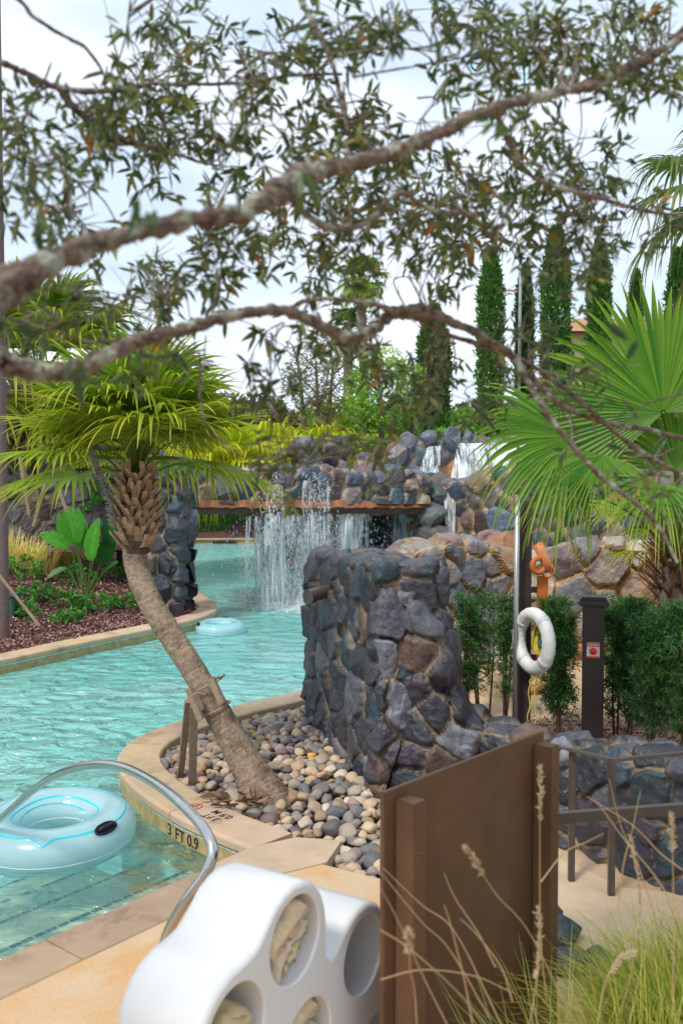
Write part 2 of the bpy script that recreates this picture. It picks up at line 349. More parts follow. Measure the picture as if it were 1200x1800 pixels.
def crown(parent, top, n, pet, Rb, seed, ca, cb, elev=(85, -25), tip=.5, droop=.45, nf=36, pw=.014, az0=0, azs=360, spread=240, front=False):
    r_ = random.Random(seed); top = Vector(top)
    for i in range(n):
        az = R(az0 + azs * ((i * .381966 * 1.0) % 1) + r_.uniform(-8, 8)); f = i / max(1, n - 1); el = R(elev[0] + (elev[1] - elev[0]) * f + r_.uniform(-7, 7))
        d = Vector((math.cos(az) * math.cos(el), math.sin(az) * math.cos(el), math.sin(el))); pl = pet * r_.uniform(.8, 1.15)
        if front and f > .35 and math.sin(az) < -.45: el = R(62 + r_.uniform(-8, 8)); d = Vector((math.cos(az) * math.cos(el), math.sin(az) * math.cos(el), math.sin(el)))
        el2 = el - R(18 + 15 * f); d2 = Vector((math.cos(az) * math.cos(el2), math.sin(az) * math.cos(el2), math.sin(el2)))
        b = top - Vector((0, 0, .12 * f)); mid = b + d * pl * .55; hub = mid + d2 * pl * .45
        up = Vector((-math.cos(az) * math.sin(el2), -math.sin(az) * math.sin(el2), math.cos(el2)))
        yl = f ** 1.2
        c1 = np.array(ca) * (1 - .45 * yl) + np.array(cb) * .45 * yl
        frond(b, mid, hub, d2, up, Rb * r_.uniform(.85, 1.1), nf=nf, spread=spread, droop=droop * r_.uniform(.7, 1.3), ca=c1, cb=cb, tip=tip, pw=pw, parent=parent, seed=seed * 50 + i)
def boots(mb, p0, p1, r0, r1, n, ln, wd, col, seed, out=.55):
    """criss-cross cut leaf bases round a trunk"""
    r_ = random.Random(seed); p0 = Vector(p0); p1 = Vector(p1); ax = (p1 - p0).normalized(); H = (p1 - p0).length
    a = ax.orthogonal().normalized(); b = ax.cross(a)
    for i in range(n):
        t = i / n; th = i * 2.39996 + r_.uniform(-.12, .12); rr = r0 + (r1 - r0) * t; rad = a * math.cos(th) + b * math.sin(th); tg = ax.cross(rad)
        c0 = p0 + ax * H * t + rad * rr * .88; l = ln * r_.uniform(.75, 1.25)
        for sgn in (-1, 1):   # a split base: two arms
            d = (ax * 1.0 + rad * out * r_.uniform(.7, 1.2) + tg * sgn * r_.uniform(.25, .75)).normalized(); w1 = wd * r_.uniform(.8, 1.15)
            q0 = c0 - tg * sgn * w1 * .15; pts = [q0, q0 + d * l * .5, q0 + d * l]; V = []; Cc = []
            for k, p in enumerate(pts):
                ww = w1 * (.6, .45, .3)[k]; th_ = wd * (.28, .2, .14)[k]; nn = rad
                V += [p - tg * ww - nn * th_, p + tg * ww - nn * th_, p + tg * ww * .8 + nn * th_, p - tg * ww * .8 + nn * th_]
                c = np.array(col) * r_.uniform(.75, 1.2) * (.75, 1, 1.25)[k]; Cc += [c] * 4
            F = [(0 + 4 * k, 1 + 4 * k, 5 + 4 * k, 4 + 4 * k) for k in (0, 1)] + [(1 + 4 * k, 2 + 4 * k, 6 + 4 * k, 5 + 4 * k) for k in (0, 1)] + [(2 + 4 * k, 3 + 4 * k, 7 + 4 * k, 6 + 4 * k) for k in (0, 1)] + [(3 + 4 * k, 0 + 4 * k, 4 + 4 * k, 7 + 4 * k) for k in (0, 1)] + [(8, 9, 10, 11)]
            mb.add([tuple(x) for x in V], F, np.array(Cc))
def grass(mb, c, rad, n, h, ca, cb, lean=.5, wd=.004, seg=5, arch=.6, tipc=None, spread_dir=None):
    for i in range(n):
        th = random.uniform(0, 6.283); rr = rad * random.random() ** .6; x = c[0] + math.cos(th) * rr; y = c[1] + math.sin(th) * rr; z = c[2]
        th2 = th + random.uniform(-.8, .8); hh = h * random.uniform(.5, 1.1); ln = lean * random.uniform(.2, 1.2) * hh; ar = arch * random.random() * hh
        d = Vector((math.cos(th2), math.sin(th2), 0)); s = Vector((-d.y, d.x, 0)); w_ = wd * random.uniform(.6, 1.3); V = []
        if spread_dir is not None: d = (d + Vector(spread_dir)).normalized()
        for k in range(seg + 1):
            t = k / seg; p = Vector((x, y, z)) + d * (ln * t + ar * t * t) + Vector((0, 0, hh * t - ar * .9 * t ** 3)); ww = w_ * (1 - t) ** .6 + .0004
            V += [tuple(p - s * ww), tuple(p + s * ww)]
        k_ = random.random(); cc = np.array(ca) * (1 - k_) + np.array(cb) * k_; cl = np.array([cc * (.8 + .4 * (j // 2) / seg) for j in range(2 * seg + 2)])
        mb.add(V, [(2 * j, 2 * j + 1, 2 * j + 3, 2 * j + 2) for j in range(seg)], cl)

# ================================================================== SETTING
# pool outline (water edge), world XY
NEAR0, NEAR1 = np.array([-1.66, 4.58]), np.array([-.545, 5.97]); ED = (NEAR1 - NEAR0) / np.linalg.norm(NEAR1 - NEAR0); EN = np.array([-ED[1], ED[0]])
curveA = spline([(-.545, 5.97), (-.88, 6.28), (-1.18, 6.6), (-1.52, 7.07), (-1.77, 7.55), (-1.89, 8.0), (-1.85, 8.5), (-1.63, 9.0), (-1.18, 9.6), (-.46, 10.4), (.3, 11.6), (1.1, 13.5), (1.8, 16), (2.4, 19), (2.6, 22), (2.4, 25)], 6)
curveB = spline([(-6.6, 35.4), (-5.2, 29), (-4.0, 23.3), (-3.05, 19.6), (-2.45, 17.8), (-2.26, 16.7), (-2.45, 15.7), (-2.97, 14.7), (-3.7, 13.5), (-4.43, 12.2), (-5.6, 10.6), (-8, 8.6)], 6)
A = np.array(curveA); B = np.array(curveB)
farL = [(2.4, 30), (1.5, 34.6), (-2, 35.6)]
nearL = [(-8, 2.2), tuple(NEAR0 - ED * 3.05)]
pool = [tuple(p) for p in A] + farL + [tuple(p) for p in B] + nearL
def strip(mb, P, z0, z1, col):
    P = np.array(P); n = len(P); V = [(x, y, z0) for x, y in P] + [(x, y, z1) for x, y in P]
    mb.add(V, [(i, i + 1, n + i + 1, n + i) for i in range(n - 1)], col)
def offs(P, d):
    P = np.array(P, float); T = np.gradient(P, axis=0); T /= np.linalg.norm(T, axis=1)[:, None]; return P + np.stack([-T[:, 1], T[:, 0]], 1) * d
def fill(outer, holes, z, name, m, col=(1, 1, 1), zf=None, kind='structure'):
    bm = bmesh.new(); ed = []
    for lp in [outer] + holes:
        vs = [bm.verts.new((x, y, z)) for x, y in lp]; ed += [bm.edges.new((vs[i], vs[(i + 1) % len(vs)])) for i in range(len(vs))]
    bmesh.ops.triangle_fill(bm, edges=ed, use_beauty=True); bmesh.ops.recalc_face_normals(bm, faces=bm.faces[:])
    bm.verts.index_update(); V = [tuple(v.co) for v in bm.verts]; F = [tuple(v.index for v in f.verts) for f in bm.faces]; bm.free()
    if F:
        a = np.array(V); f = F[0]
        nz = np.cross(a[f[1]] - a[f[0]], a[f[2]] - a[f[0]])[2]
        if nz < 0: F = [q[::-1] for q in F]
    mb = MB(); mb.add(V, F, col); o = mb.build(name, m); return tag(o, kind=kind)
M_ground = mat('ground_soil', rough=.95, spec=.1, ns=1.5, namt=.3, bump=.5, bscale=20, col=(.10, .085, .05))
fill([(-500, -200), (500, -200), (500, 900), (-500, 900)], [pool], .10, 'ground', M_ground)
# deck with a sandy aggregate finish: own material with pits
def deck_mat():
    m = bpy.data.materials.new('sandy_deck'); m.use_nodes = True; t = m.node_tree; p = t.nodes['Principled BSDF']; g = N(t, 'ShaderNodeTexCoord')
    n1 = N(t, 'ShaderNodeTexNoise', inp={'Scale': 2.3, 'Detail': 6, 'Distortion': .4}); n2 = N(t, 'ShaderNodeTexVoronoi', inp={'Scale': 75}); n3 = N(t, 'ShaderNodeTexNoise', inp={'Scale': 60, 'Detail': 3})
    for n in (n1, n2, n3): L(t, g.outputs['Object'], n.inputs['Vector'])
    r1 = N(t, 'ShaderNodeValToRGB'); e = r1.color_ramp.elements; e[0].position = .42; e[0].color = (.56, .33, .15, 1); e[1].position = .56; e[1].color = (.56, .40, .25, 1); L(t, n1.outputs['Fac'], r1.inputs[0])
    r2 = N(t, 'ShaderNodeMapRange', inp={'From Min': .10, 'From Max': .22, 'To Min': .30, 'To Max': 1.0}); L(t, n2.outputs['Distance'], r2.inputs[0])
    r3 = N(t, 'ShaderNodeMapRange', inp={'From Min': .42, 'From Max': .58, 'To Min': 0, 'To Max': 1}); L(t, n3.outputs['Fac'], r3.inputs[0])
    mx = N(t, 'ShaderNodeMath', operation='MAXIMUM'); L(t, r2.outputs[0], mx.inputs[0]); L(t, r3.outputs[0], mx.inputs[1])
    sc_ = N(t, 'ShaderNodeVectorMath', operation='SCALE'); L(t, r1.outputs[0], sc_.inputs[0]); L(t, mx.outputs[0], sc_.inputs['Scale']); L(t, sc_.outputs[0], p.inputs['Base Color'])
    b = N(t, 'ShaderNodeBump', inp={'Strength': .5, 'Distance': .006}); L(t, mx.outputs[0], b.inputs['Height']); L(t, b.outputs[0], p.inputs['Normal']); p.inputs['Roughness'].default_value = .7
    return m
M_deck = deck_mat()
nd = lambda t, o: tuple(NEAR0 + ED * t - EN * o)
fill([nd(-3.2, .3), nd(1.78, .3), (-.12, 5.72), (.25, 5.5), (.8, 5.75), (1.2, 6.4), (3, 6.3), (6, 5), (6, -2), (-4.5, -2)], [], .192, 'deck', M_deck)
# pool shell, tile band, floor
M_shell = mat('pool_plaster', rough=.7, ns=1.2, namt=.08, bump=.05, col=(.50, .88, .84))
M_tile = mat('waterline_tile', rough=.4, ns=14, namt=.35, bump=.2, bscale=50)
fill(pool, [], -.95, 'pool_floor', M_shell)
mb = MB()
closed = pool + [pool[0]]
strip(mb, closed, -.96, -.06, (.42, .74, .68)); sh = tag(mb.build('pool_wall', M_shell), kind='structure')
mb = MB()
strip(mb, [tuple(p) for p in offs(A, .004)], -.2, .125, (.42, .30, .13)); strip(mb, [tuple(p) for p in offs(B, .004)], -.2, .125, (.42, .30, .13))
strip(mb, [(2.4, 30), (1.5, 34.58), (-2, 35.58), (-6.6, 35.38)], -.2, .125, (.42, .30, .13)); strip(mb, [nd(-3, -.004), nd(1.76, -.004)], -.2, .125, (.42, .32, .18))
tag(mb.build('waterline_tiles', M_tile), kind='structure')
mb = MB(); strip(mb, [tuple(p) for p in offs(A, .008)], .105, .124, (.55, .66, .62)); strip(mb, [tuple(p) for p in offs(B, .008)], .105, .124, (.55, .66, .62)); tag(mb.build('pool_wall_trim', M_tile), kind='structure')
# copings in separate stones with gaps
COPC = [.52, .38, .25]
def coping(mb, P, wid, side, piece=.95, z=.2, th=.075, over=.03):
    P = np.array(P, float); seg = np.linalg.norm(np.diff(P, axis=0), axis=1); s = np.concatenate([[0], np.cumsum(seg)]); n = max(1, round(s[-1] / piece)); T = np.gradient(P, axis=0); T /= np.linalg.norm(T, axis=1)[:, None]
    for i in range(n):
        a, b = s[-1] * i / n + .004, s[-1] * (i + 1) / n - .004; ss = np.linspace(a, b, 7); V = []
        col = np.array(COPC) * random.uniform(.9, 1.1) * np.array([1, random.uniform(.95, 1.04), random.uniform(.88, 1.08)])
        pf = [(-over + .012, -th), (-over, -th + .015), (-over, -.02), (-over + .008, -.006), (-over + .024, 0), (wid - .012, 0), (wid, -.012), (wid, -th)]
        for q in ss:
            x, y = np.interp(q, s, P[:, 0]), np.interp(q, s, P[:, 1]); tx, ty = np.interp(q, s, T[:, 0]), np.interp(q, s, T[:, 1]); l = math.hypot(tx, ty); nx, ny = ty / l * side, -tx / l * side
            V += [(x + nx * o, y + ny * o, z + h) for o, h in pf]
        m = len(pf); F = [(j * m + k, j * m + (k + 1) % m, (j + 1) * m + (k + 1) % m, (j + 1) * m + k) for j in range(6) for k in range(m)] + [tuple(range(m)), tuple(6 * m + k for k in range(m))[::-1]]
        mb.add(V, F, col)
mb = MB(); coping(mb, A, .33, 1); coping(mb, B, .34, 1, 1.2)
tag(mb.build('pool_coping', M_cop), kind='structure')
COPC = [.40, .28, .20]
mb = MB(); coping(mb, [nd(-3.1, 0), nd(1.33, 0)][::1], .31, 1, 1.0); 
V_ = [(-.52, 5.955), (-.42, 5.93), (-.36, 5.75), (-.10, 5.73), (-.02, 6.07), (-.36, 6.2)]
near_cop = tag(mb.build('pool_coping', M_cop), kind='structure')
mb = MB(); cpoly = [nd(1.345, -.03), nd(1.76, -.03), (-.30, 6.14), (.0, 6.08), (-.09, 5.74), nd(1.345, .305)]
nn_ = len(cpoly); mb.add([(x, y, .199) for x, y in cpoly] + [(x, y, .12) for x, y in cpoly], [tuple(range(nn_))[::-1]] + [(i, (i + 1) % nn_, nn_ + (i + 1) % nn_, nn_ + i) for i in range(nn_)], (.5, .37, .25))
tag(mb.build('pool_coping', M_cop), kind='structure')
mb = MB(); coping(mb, [(-6.9, 35.3), (-2, 35.6), (1.5, 34.6), (2.4, 30)], .4, -1, 1.6); tag(mb.build('pool_coping', M_cop), kind='structure')
mb = MB(); k0 = atz(396, 953, .05); mb.box((k0.x, 35.45, .07), (.9, .06, .09), col=(.02, .02, .02)); tag(mb.build('skimmer_slot', M_black), 'dark skimmer slot in the far pool edge under the bridge', 'skimmer')
# steps in the near corner
M_step = mat('step_plaster', rough=.7, ns=3, namt=.12, bump=.1, bscale=40)
mb = MB()
for i in range(4):
    o0, o1, z = (.0, .74, 1.40, 2.05)[i], (.74, 1.40, 2.05, 2.7)[i], (-.16, -.34, -.54, -.74)[i]
    a, b, c_, d_ = [NEAR0 + ED * t + EN * o for t, o in ((-2.6, o0), (2.0, o0), (2.0, o1), (-2.6, o1))]
    cc = (.78, .70, .50); q = [(*a, z), (*b, z), (*c_, z), (*d_, z)] + [(*a, -.94), (*b, -.94), (*c_, -.94), (*d_, -.94)]
    mb.add(q, [(0, 1, 2, 3), (3, 2, 6, 7), (1, 5, 6, 2)], cc)
    for k in range(56):    # dark mosaic nosing tiles
        t0 = -2.5 + k * .082
        if t0 > 1.95: break
        if random.random() < .12: continue
        p = NEAR0 + ED * t0 + EN * (o1 - .045); p2 = p + ED * .07; p3 = p2 + EN * .035; p4 = p + EN * .035
        mb.add([(*p, z + .004), (*p2, z + .004), (*p3, z + .004), (*p4, z + .004)], [(0, 1, 2, 3)], (.05, .12, .16))
tag(mb.build('pool_steps', M_step), kind='structure')
# water
def water_mat():
    m = bpy.data.materials.new('pool_water'); m.use_nodes = True; t = m.node_tree; t.nodes.clear(); o = N(t, 'ShaderNodeOutputMaterial'); g = N(t, 'ShaderNodeTexCoord')
    mp_ = N(t, 'ShaderNodeMapping', inp={'Scale': (1, 1.25, 1), 'Rotation': (0, 0, .5)}); L(t, g.outputs['Object'], mp_.inputs[0])
    nd0 = N(t, 'ShaderNodeTexNoise', inp={'Scale': 1.7, 'Detail': 2}); L(t, mp_.outputs[0], nd0.inputs['Vector'])
    dv = N(t, 'ShaderNodeVectorMath', operation='MULTIPLY_ADD'); dv.inputs[1].default_value = (.55, .55, 0); L(t, nd0.outputs['Color'], dv.inputs[0]); L(t, mp_.outputs[0], dv.inputs[2])
    n1 = N(t, 'ShaderNodeTexVoronoi', feature='SMOOTH_F1', inp={'Scale': 3.1, 'Smoothness': .55}); n2 = N(t, 'ShaderNodeTexNoise', inp={'Scale': 9, 'Detail': 3, 'Distortion': 1.2}); n4 = N(t, 'ShaderNodeTexNoise', inp={'Scale': 2.3, 'Detail': 2, 'Distortion': 1.5})
    for q in (n1, n2, n4): L(t, dv.outputs[0], q.inputs['Vector'])
    ad = N(t, 'ShaderNodeMath', operation='MULTIPLY_ADD', inp={1: .30}); L(t, n2.outputs['Fac'], ad.inputs[0]); L(t, n1.outputs['Distance'], ad.inputs[2])
    ad2 = N(t, 'ShaderNodeMath', operation='MULTIPLY_ADD', inp={1: .8}); L(t, n4.outputs['Fac'], ad2.inputs[0]); L(t, ad.outputs[0], ad2.inputs[2])
    b = N(t, 'ShaderNodeBump', inp={'Strength': 1.0, 'Distance': .17}); L(t, ad2.outputs[0], b.inputs['Height'])
    tr = N(t, 'ShaderNodeBsdfTransparent', inp={'Color': (.80, .985, .965, 1)})
    n3 = N(t, 'ShaderNodeTexNoise', inp={'Scale': .35, 'Detail': 3}); L(t, g.outputs['Object'], n3.inputs['Vector'])
    rr = N(t, 'ShaderNodeValToRGB'); e = rr.color_ramp.elements; e[0].position = .38; e[0].color = (.24, .80, .72, 1); e[1].position = .66; e[1].color = (.48, .93, .89, 1); L(t, n3.outputs['Fac'], rr.inputs[0])
    df = N(t, 'ShaderNodeBsdfDiffuse'); L(t, rr.outputs[0], df.inputs[0]); L(t, b.outputs[0], df.inputs['Normal'])
    gl = N(t, 'ShaderNodeBsdfGlossy', inp={'Roughness': .04, 'Color': (1, 1, 1, 1)}); L(t, b.outputs[0], gl.inputs['Normal'])
    fr = N(t, 'ShaderNodeFresnel', inp={'IOR': 1.45}); L(t, b.outputs[0], fr.inputs['Normal'])
    # the water over the near steps is shallow and so clearer: milkiness grows with distance from the near edge
    sb_ = N(t, 'ShaderNodeVectorMath', operation='SUBTRACT'); L(t, g.outputs['Object'], sb_.inputs[0]); sb_.inputs[1].default_value = (NEAR0[0], NEAR0[1], 0)
    dt = N(t, 'ShaderNodeVectorMath', operation='DOT_PRODUCT'); L(t, sb_.outputs[0], dt.inputs[0]); dt.inputs[1].default_value = (EN[0], EN[1], 0)
    mr = N(t, 'ShaderNodeMapRange', inp={'From Min': .2, 'From Max': 3.4, 'To Min': .06, 'To Max': .5}); L(t, dt.outputs['Value'], mr.inputs[0])
    m1 = N(t, 'ShaderNodeMixShader'); L(t, mr.outputs[0], m1.inputs[0]); L(t, tr.outputs[0], m1.inputs[1]); L(t, df.outputs[0], m1.inputs[2])
    m2 = N(t, 'ShaderNodeMixShader'); L(t, fr.outputs[0], m2.inputs[0]); L(t, m1.outputs[0], m2.inputs[1]); L(t, gl.outputs[0], m2.inputs[2]); L(t, m2.outputs[0], o.inputs[0])
    return m
M_water = water_mat()
fill(pool, [], 0, 'pool_water', M_water)

# ---- left mulch bed: terrain that rises away from the bank
def bankd(x, y):
    """distance to left bank polyline"""
    return np.min(np.hypot(B[:, 0][None] - x[:, None], B[:, 1][None] - y[:, None]), axis=1)
def terrL(x, y):
    x = np.atleast_1d(np.asarray(x, float)); y = np.atleast_1d(np.asarray(y, float)); d = np.maximum(0, bankd(x, y) - .3)
    return .17 + .03 * np.minimum(1, d * 4) + .20 * np.maximum(0, d - .8) * np.minimum(1, d / 3) + .05 * (fbm(np.stack([x, y, x * 0], 1), .7, 2, 4) - .5)
Bo = offs(B, -.30)[::-1]        # from left-near to far, bed side
sel = Bo
rows = []; K = 34
for i, p in enumerate(sel):
    T = sel[min(i + 1, len(sel) - 1)] - sel[max(i - 1, 0)]; T /= np.linalg.norm(T)
    far = np.array([p[0] - 14 - max(0, (p[1] - 14)) * .35, p[1] + 6])
    rows.append([p + (far - p) * (k / (K - 1)) ** 1.5 for k in range(K)])
G = np.array(rows); X = G[..., 0].ravel(); Y = G[..., 1].ravel(); Z = terrL(X, Y); nI = len(sel)
mb = MB(); mb.add(np.stack([X, Y, Z], 1), [(i * K + j, i * K + j + 1, (i + 1) * K + j + 1, (i + 1) * K + j) for i in range(nI - 1) for j in range(K - 1)], (.085, .042, .034))
tag(mb.build('mulch_bed', M_soil, smooth=True), kind='structure')
def chips(mb, pts, z, sz=.045, cols=((.22, .10, .08), (.36, .20, .17), (.12, .055, .045), (.48, .32, .28))):
    n = len(pts); c = np.array([cols[i] for i in rng.integers(0, len(cols), n)]) * rng.uniform(.8, 1.25, (n, 1))
    D = rng.normal(size=(n, 3)); D[:, 2] *= .35; P = np.column_stack([pts, z + rng.uniform(.002, .02, n)])
    leaves(mb, P, D, sz * rng.uniform(.6, 1.5, n), sz * .38 * rng.uniform(.6, 1.3, n), c, up=np.tile([0, 0, 1.0], (n, 1)), droop=0)
def bedpts(n, x0, x1, y0, y1):
    p = rng.uniform((x0, y0), (x1, y1), (n * 3, 2)); k = np.ones(len(p), bool)
    side = np.interp(p[:, 1], B[::-1, 1], B[::-1, 0]); k = (p[:, 0] < side - .33) & (bankd(p[:, 0], p[:, 1]) > .30); return p[k][:n]
p = bedpts(15000, -6.5, -2.4, 11.8, 17.5); mb = MB(); chips(mb, p, terrL(p[:, 0], p[:, 1]), .06)
p = bedpts(5000, -9, -4, 17, 26); chips(mb, p, terrL(p[:, 0], p[:, 1]), .09)
tag(mb.build('bark_mulch', M_chip), 'reddish brown bark mulch covering the planted bed along the left bank', 'mulch', kind='stuff')

# ---- right terrace behind the low wall
TZ = .42
M_patio = mat('patio_stone', rough=.8, ns=2.5, namt=.3, bump=.4, bscale=30, col=(.50, .34, .20))
fill([(.25, 9.3), (.75, 6.95), (1.2, 6.8), (1.7, 6.1), (2.9, 4.6), (9, 2), (12, 14), (3.2, 17.5), (1.55, 13.4), (.75, 11.5)], [], TZ, 'terrace', M_patio)
mb = MB(); p = rng.uniform((1.15, 6.75), (3.2, 8.3), (5200, 2)); chips(mb, p, TZ + .004 + 0 * p[:, 0], .045)
tag(mb.build('bark_mulch', M_chip), 'reddish brown bark mulch round the hedge and the black bollard', 'mulch', kind='stuff')

# ================================================================== ROCK WORK
# front dark wall
mb = MB()
rockwall(mb, [(-.08, 9.4, .28, .12, 1.66), (.0, 8.95, .28, .12, 1.86), (.18, 8.2, .28, .12, 1.90), (.38, 7.5, .27, .12, 1.93), (.53, 6.93, .26, .12, 1.93)], .0155, .27, DARK, 11, depth=.035, off=.028, mw=.07, edge=.13, tilt=.18, round_=.07, topn=.03, stretch=(1, 1, .9))
rockwall(mb, [(.36, 7.22, .24, .0, 1.72), (.54, 7.12, .26, .0, 1.74), (.64, 7.08, .27, .05, 1.68), (.70, 7.05, .27, .05, 1.54), (.78, 7.02, .26, .05, 1.44), (.84, 7.0, .25, .05, 1.22), (.90, 6.98, .24, .08, .94), (1.0, 6.94, .22, .12, .80), (1.25, 6.80, .22, .12, .77), (1.42, 6.45, .2, .1, .78), (1.68, 6.02, .2, .1, .88), (1.95, 5.6, .2, .1, .96), (2.35, 5.1, .2, .1, 1.0), (2.9, 4.5, .2, .1, 1.0)], .0155, .27, DARK, 12, depth=.038, off=.035, mw=.07, edge=.13, tilt=.18, round_=.09, topn=.04)
wall = tag(mb.build('stone_wall', M_rock, smooth=True), 'dark blue-grey boulder wall with tan mortar rising beside the pebble bed', 'stone wall')
# tan wall in the middle distance
mb = MB()
rockwall(mb, [(.3, 10.2, .25, .2, 1.62), (.9, 10.5, .3, .2, 1.82), (1.5, 10.9, .3, .2, 1.84), (2.1, 11.1, .3, .2, 1.62), (2.6, 11.2, .3, .2, 1.72), (3.3, 11.2, .3, .2, 1.80), (4.6, 11.0, .3, .2, 1.6)], .026, .38, TAN, 21, depth=.05, off=.05, edge=.11, tilt=.2, round_=.1, topn=.06, mortar=(.40, .25, .10), mw=.12)
tag(mb.build('stone_wall', M_rock, smooth=False), 'tan and grey fieldstone wall behind the lifebuoy and the hedge', 'stone wall')
mb = MB(); q = at(683, 965, 9.8); rot = Quaternion((0, 1, 0), R(40)).to_matrix() @ Quaternion((1, 0, 0), R(20)).to_matrix()
mb.tube([q + rot @ Vector((0, 0, -.16)), q + rot @ Vector((0, 0, .02)), q + rot @ Vector((0, 0, .09))], [.06, .07, .045], 9, (.5, .2, .12)); 
# pillar
mb = MB()
pb = at(296, 1085, 16.4)
rockwall(mb, [(pb.x - .30, 16.35, .40, .15, 2.86), (pb.x - .1, 16.4, .40, .15, 2.92), (pb.x + .1, 16.42, .40, .15, 2.9), (pb.x + .3, 16.4, .4, .15, 2.85)], .03, .42, DARK, 31, depth=.05, off=.09, tilt=.2, round_=.12, topn=.06, mortar=(.3, .24, .16), mw=.08)
pillar = tag(mb.build('stone_pillar', M_rock, smooth=True), 'tall dark grey stone pillar at the left end of the bridge', 'pillar')
# bridge: rusty slab and stone parapet
def bp(px, py): return at(px, py, 17.3 + (px - 330) / 415 * 3.1)
bridge = thing('stone_bridge', bp(540, 905), 'low bridge with stone parapet over a rust coloured slab, water spilling off it', 'bridge')
mb = MB(); V = []; F = []; npx = np.linspace(322, 752, 90)
for i, px in enumerate(npx):
    a = bp(px, 880); b = bp(px, 892); c_ = bp(px, 904); j = (fbm(np.array([[px * .05, 0, 0]]), 1, 3, 2)[0] - .5) * .14; j2 = (fbm(np.array([[px * .12, 5, 0]]), 1, 2, 2)[0] - .5) * .06
    V += [(a.x, a.y - .10 + j, a.z + j2), (b.x, b.y - .18 + j, b.z + j2), (b.x, b.y - .08 + j, b.z - .02 + j2 * .5), (c_.x, c_.y - .02, c_.z), (c_.x - .3, c_.y + 3.0, c_.z), (a.x - .3, a.y + 3.0, a.z)]
F = [(i * 6 + k, (i + 1) * 6 + k, (i + 1) * 6 + (k + 1) % 6, i * 6 + (k + 1) % 6) for i in range(89) for k in range(6)]
cl = []
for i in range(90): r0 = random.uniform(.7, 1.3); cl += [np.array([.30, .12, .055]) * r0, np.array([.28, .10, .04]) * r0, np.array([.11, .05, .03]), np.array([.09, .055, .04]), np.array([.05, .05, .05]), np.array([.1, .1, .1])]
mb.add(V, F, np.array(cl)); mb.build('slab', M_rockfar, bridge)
mb = MB(); par = []
for px, yt, hw in ((326, 835, .25), (360, 826, .25), (430, 822, .25), (500, 826, .28), (560, 824, .3), (620, 828, .35), (690, 826, .4), (735, 832, .4)):
    a = bp(px, yt); b = bp(px, 883); par.append((a.x, a.y + .3, hw, b.z - .03, a.z))
rockwall(mb, par, .045, .42, MIX, 41, depth=.05, off=.08, round_=.12, topn=.09, mortar=(.4, .3, .2), mw=.10)
mb.build('parapet', M_rockfar, bridge)
# waterfall mound
mound = thing('rock_waterfall_mound', at(800, 950, 21.5), 'tall mound of grey and tan boulders that the upper waterfalls pour over', 'rock mound')
def W(lst, res, size, pal, seed, name='rock_face', **k):
    mb = MB(); rockwall(mb, lst, res, size, pal, seed, **k); return mb.build(name, M_rockfar, mound, smooth=True)
def row(px, yt, D, hw=.5, zb=-.3): a = at(px, yt, D); return (a.x, a.y, hw, zb, a.z)
W([row(518, 776, 25.0, .4), row(560, 772, 25.0, .4), row(604, 776, 25.0, .4)], .05, .42, DARK, 55, depth=.06, off=.08, round_=.15, topn=.1)
W([row(596, 808, 25.6), row(640, 806, 25.6), row(680, 805, 25.3), row(700, 785, 25.2), row(740, 778, 25), row(800, 776, 25), row(905, 776, 24.6), row(1000, 770, 23.6), row(1150, 775, 22)], .07, .55, MIX, 51, depth=.08, off=.12, round_=.2, topn=.15)
W([row(742, 832, 21.6, .45), row(790, 848, 21.0, .5), row(830, 842, 20.6, .55), row(880, 836, 20.1, .6), row(960, 815, 19.2, .6), row(1060, 800, 18, .6), row(1200, 800, 17, .6)], .05, .45, MIX, 52, depth=.06, off=.1, round_=.18, topn=.15, mortar=(.4, .28, .16))
W([row(560, 846, 22.6, .4), row(640, 842, 22.5, .4), row(700, 842, 22.3, .4), row(750, 840, 22.2, .5)], .06, .45, MIX, 53, depth=.06, off=.08, round_=.15, zb=None) if False else None
W([(at(690, 900, 22.2).x, 22.2, .3, -.3, at(690, 842, 22.2).z), (at(720, 900, 22.1).x, 22.1, .3, -.3, at(720, 842, 22.1).z), (at(756, 900, 22.0).x, 22.0, .3, -.3, at(750, 842, 22.0).z)], .05, .45, MIX, 54, depth=.06, off=.08, round_=.12)
# upper ledge pool slab
mb = MB(); q = [at(690, 842, 22.1), at(1000, 842, 21.5)]; 
mb.box(((q[0].x + q[1].x) / 2 + .3, 23.3, q[0].z - .14), (5.2, 2.6, .2), col=(.5, .6, .62)); mb.build('ledge', M_rockfar, mound)
# boulders: column left of the cascade, pointed ones on top
mb = MB()
for k, (px, py, D, rx, rz, col) in enumerate([(768, 870, 20.6, .42, .42, (.06, .085, .08)), (762, 908, 20.5, .45, .36, (.12, .13, .13)), (760, 945, 20.4, .52, .4, (.09, .08, .085)), (772, 850, 20.8, .34, .3, (.10, .085, .08)),
        (648, 838, 20.0, .33, .33, (.17, .12, .11)), (700, 800, 24.5, .3, .35, (.2, .17, .17)), (722, 780, 24.6, .3, .35, (.14, .15, .18)), (752, 775, 24.6, .3, .3, (.13, .14, .17)), (792, 772, 24.5, .35, .35, (.12, .14, .17)), (812, 775, 24.4, .4, .3, (.16, .16, .18)),
        (858, 858, 19.9, .36, .24, (.34, .22, .13)), (884, 846, 19.9, .4, .26, (.15, .12, .13)), (890, 918, 18.6, .42, .34, (.11, .15, .2)), (885, 965, 16, .5, .42, (.3, .14, .06)), (885, 1000, 15.5, .38, .34, (.16, .17, .2)), (856, 960, 17, .4, .3, (.22, .13, .11))]):
    p_ = at(px, py, D); mb = MB(); boulder(mb, p_, (rx, rx * .9, rz), col, 900 + k, 4); mb.build('boulder', M_rockfar, mound)
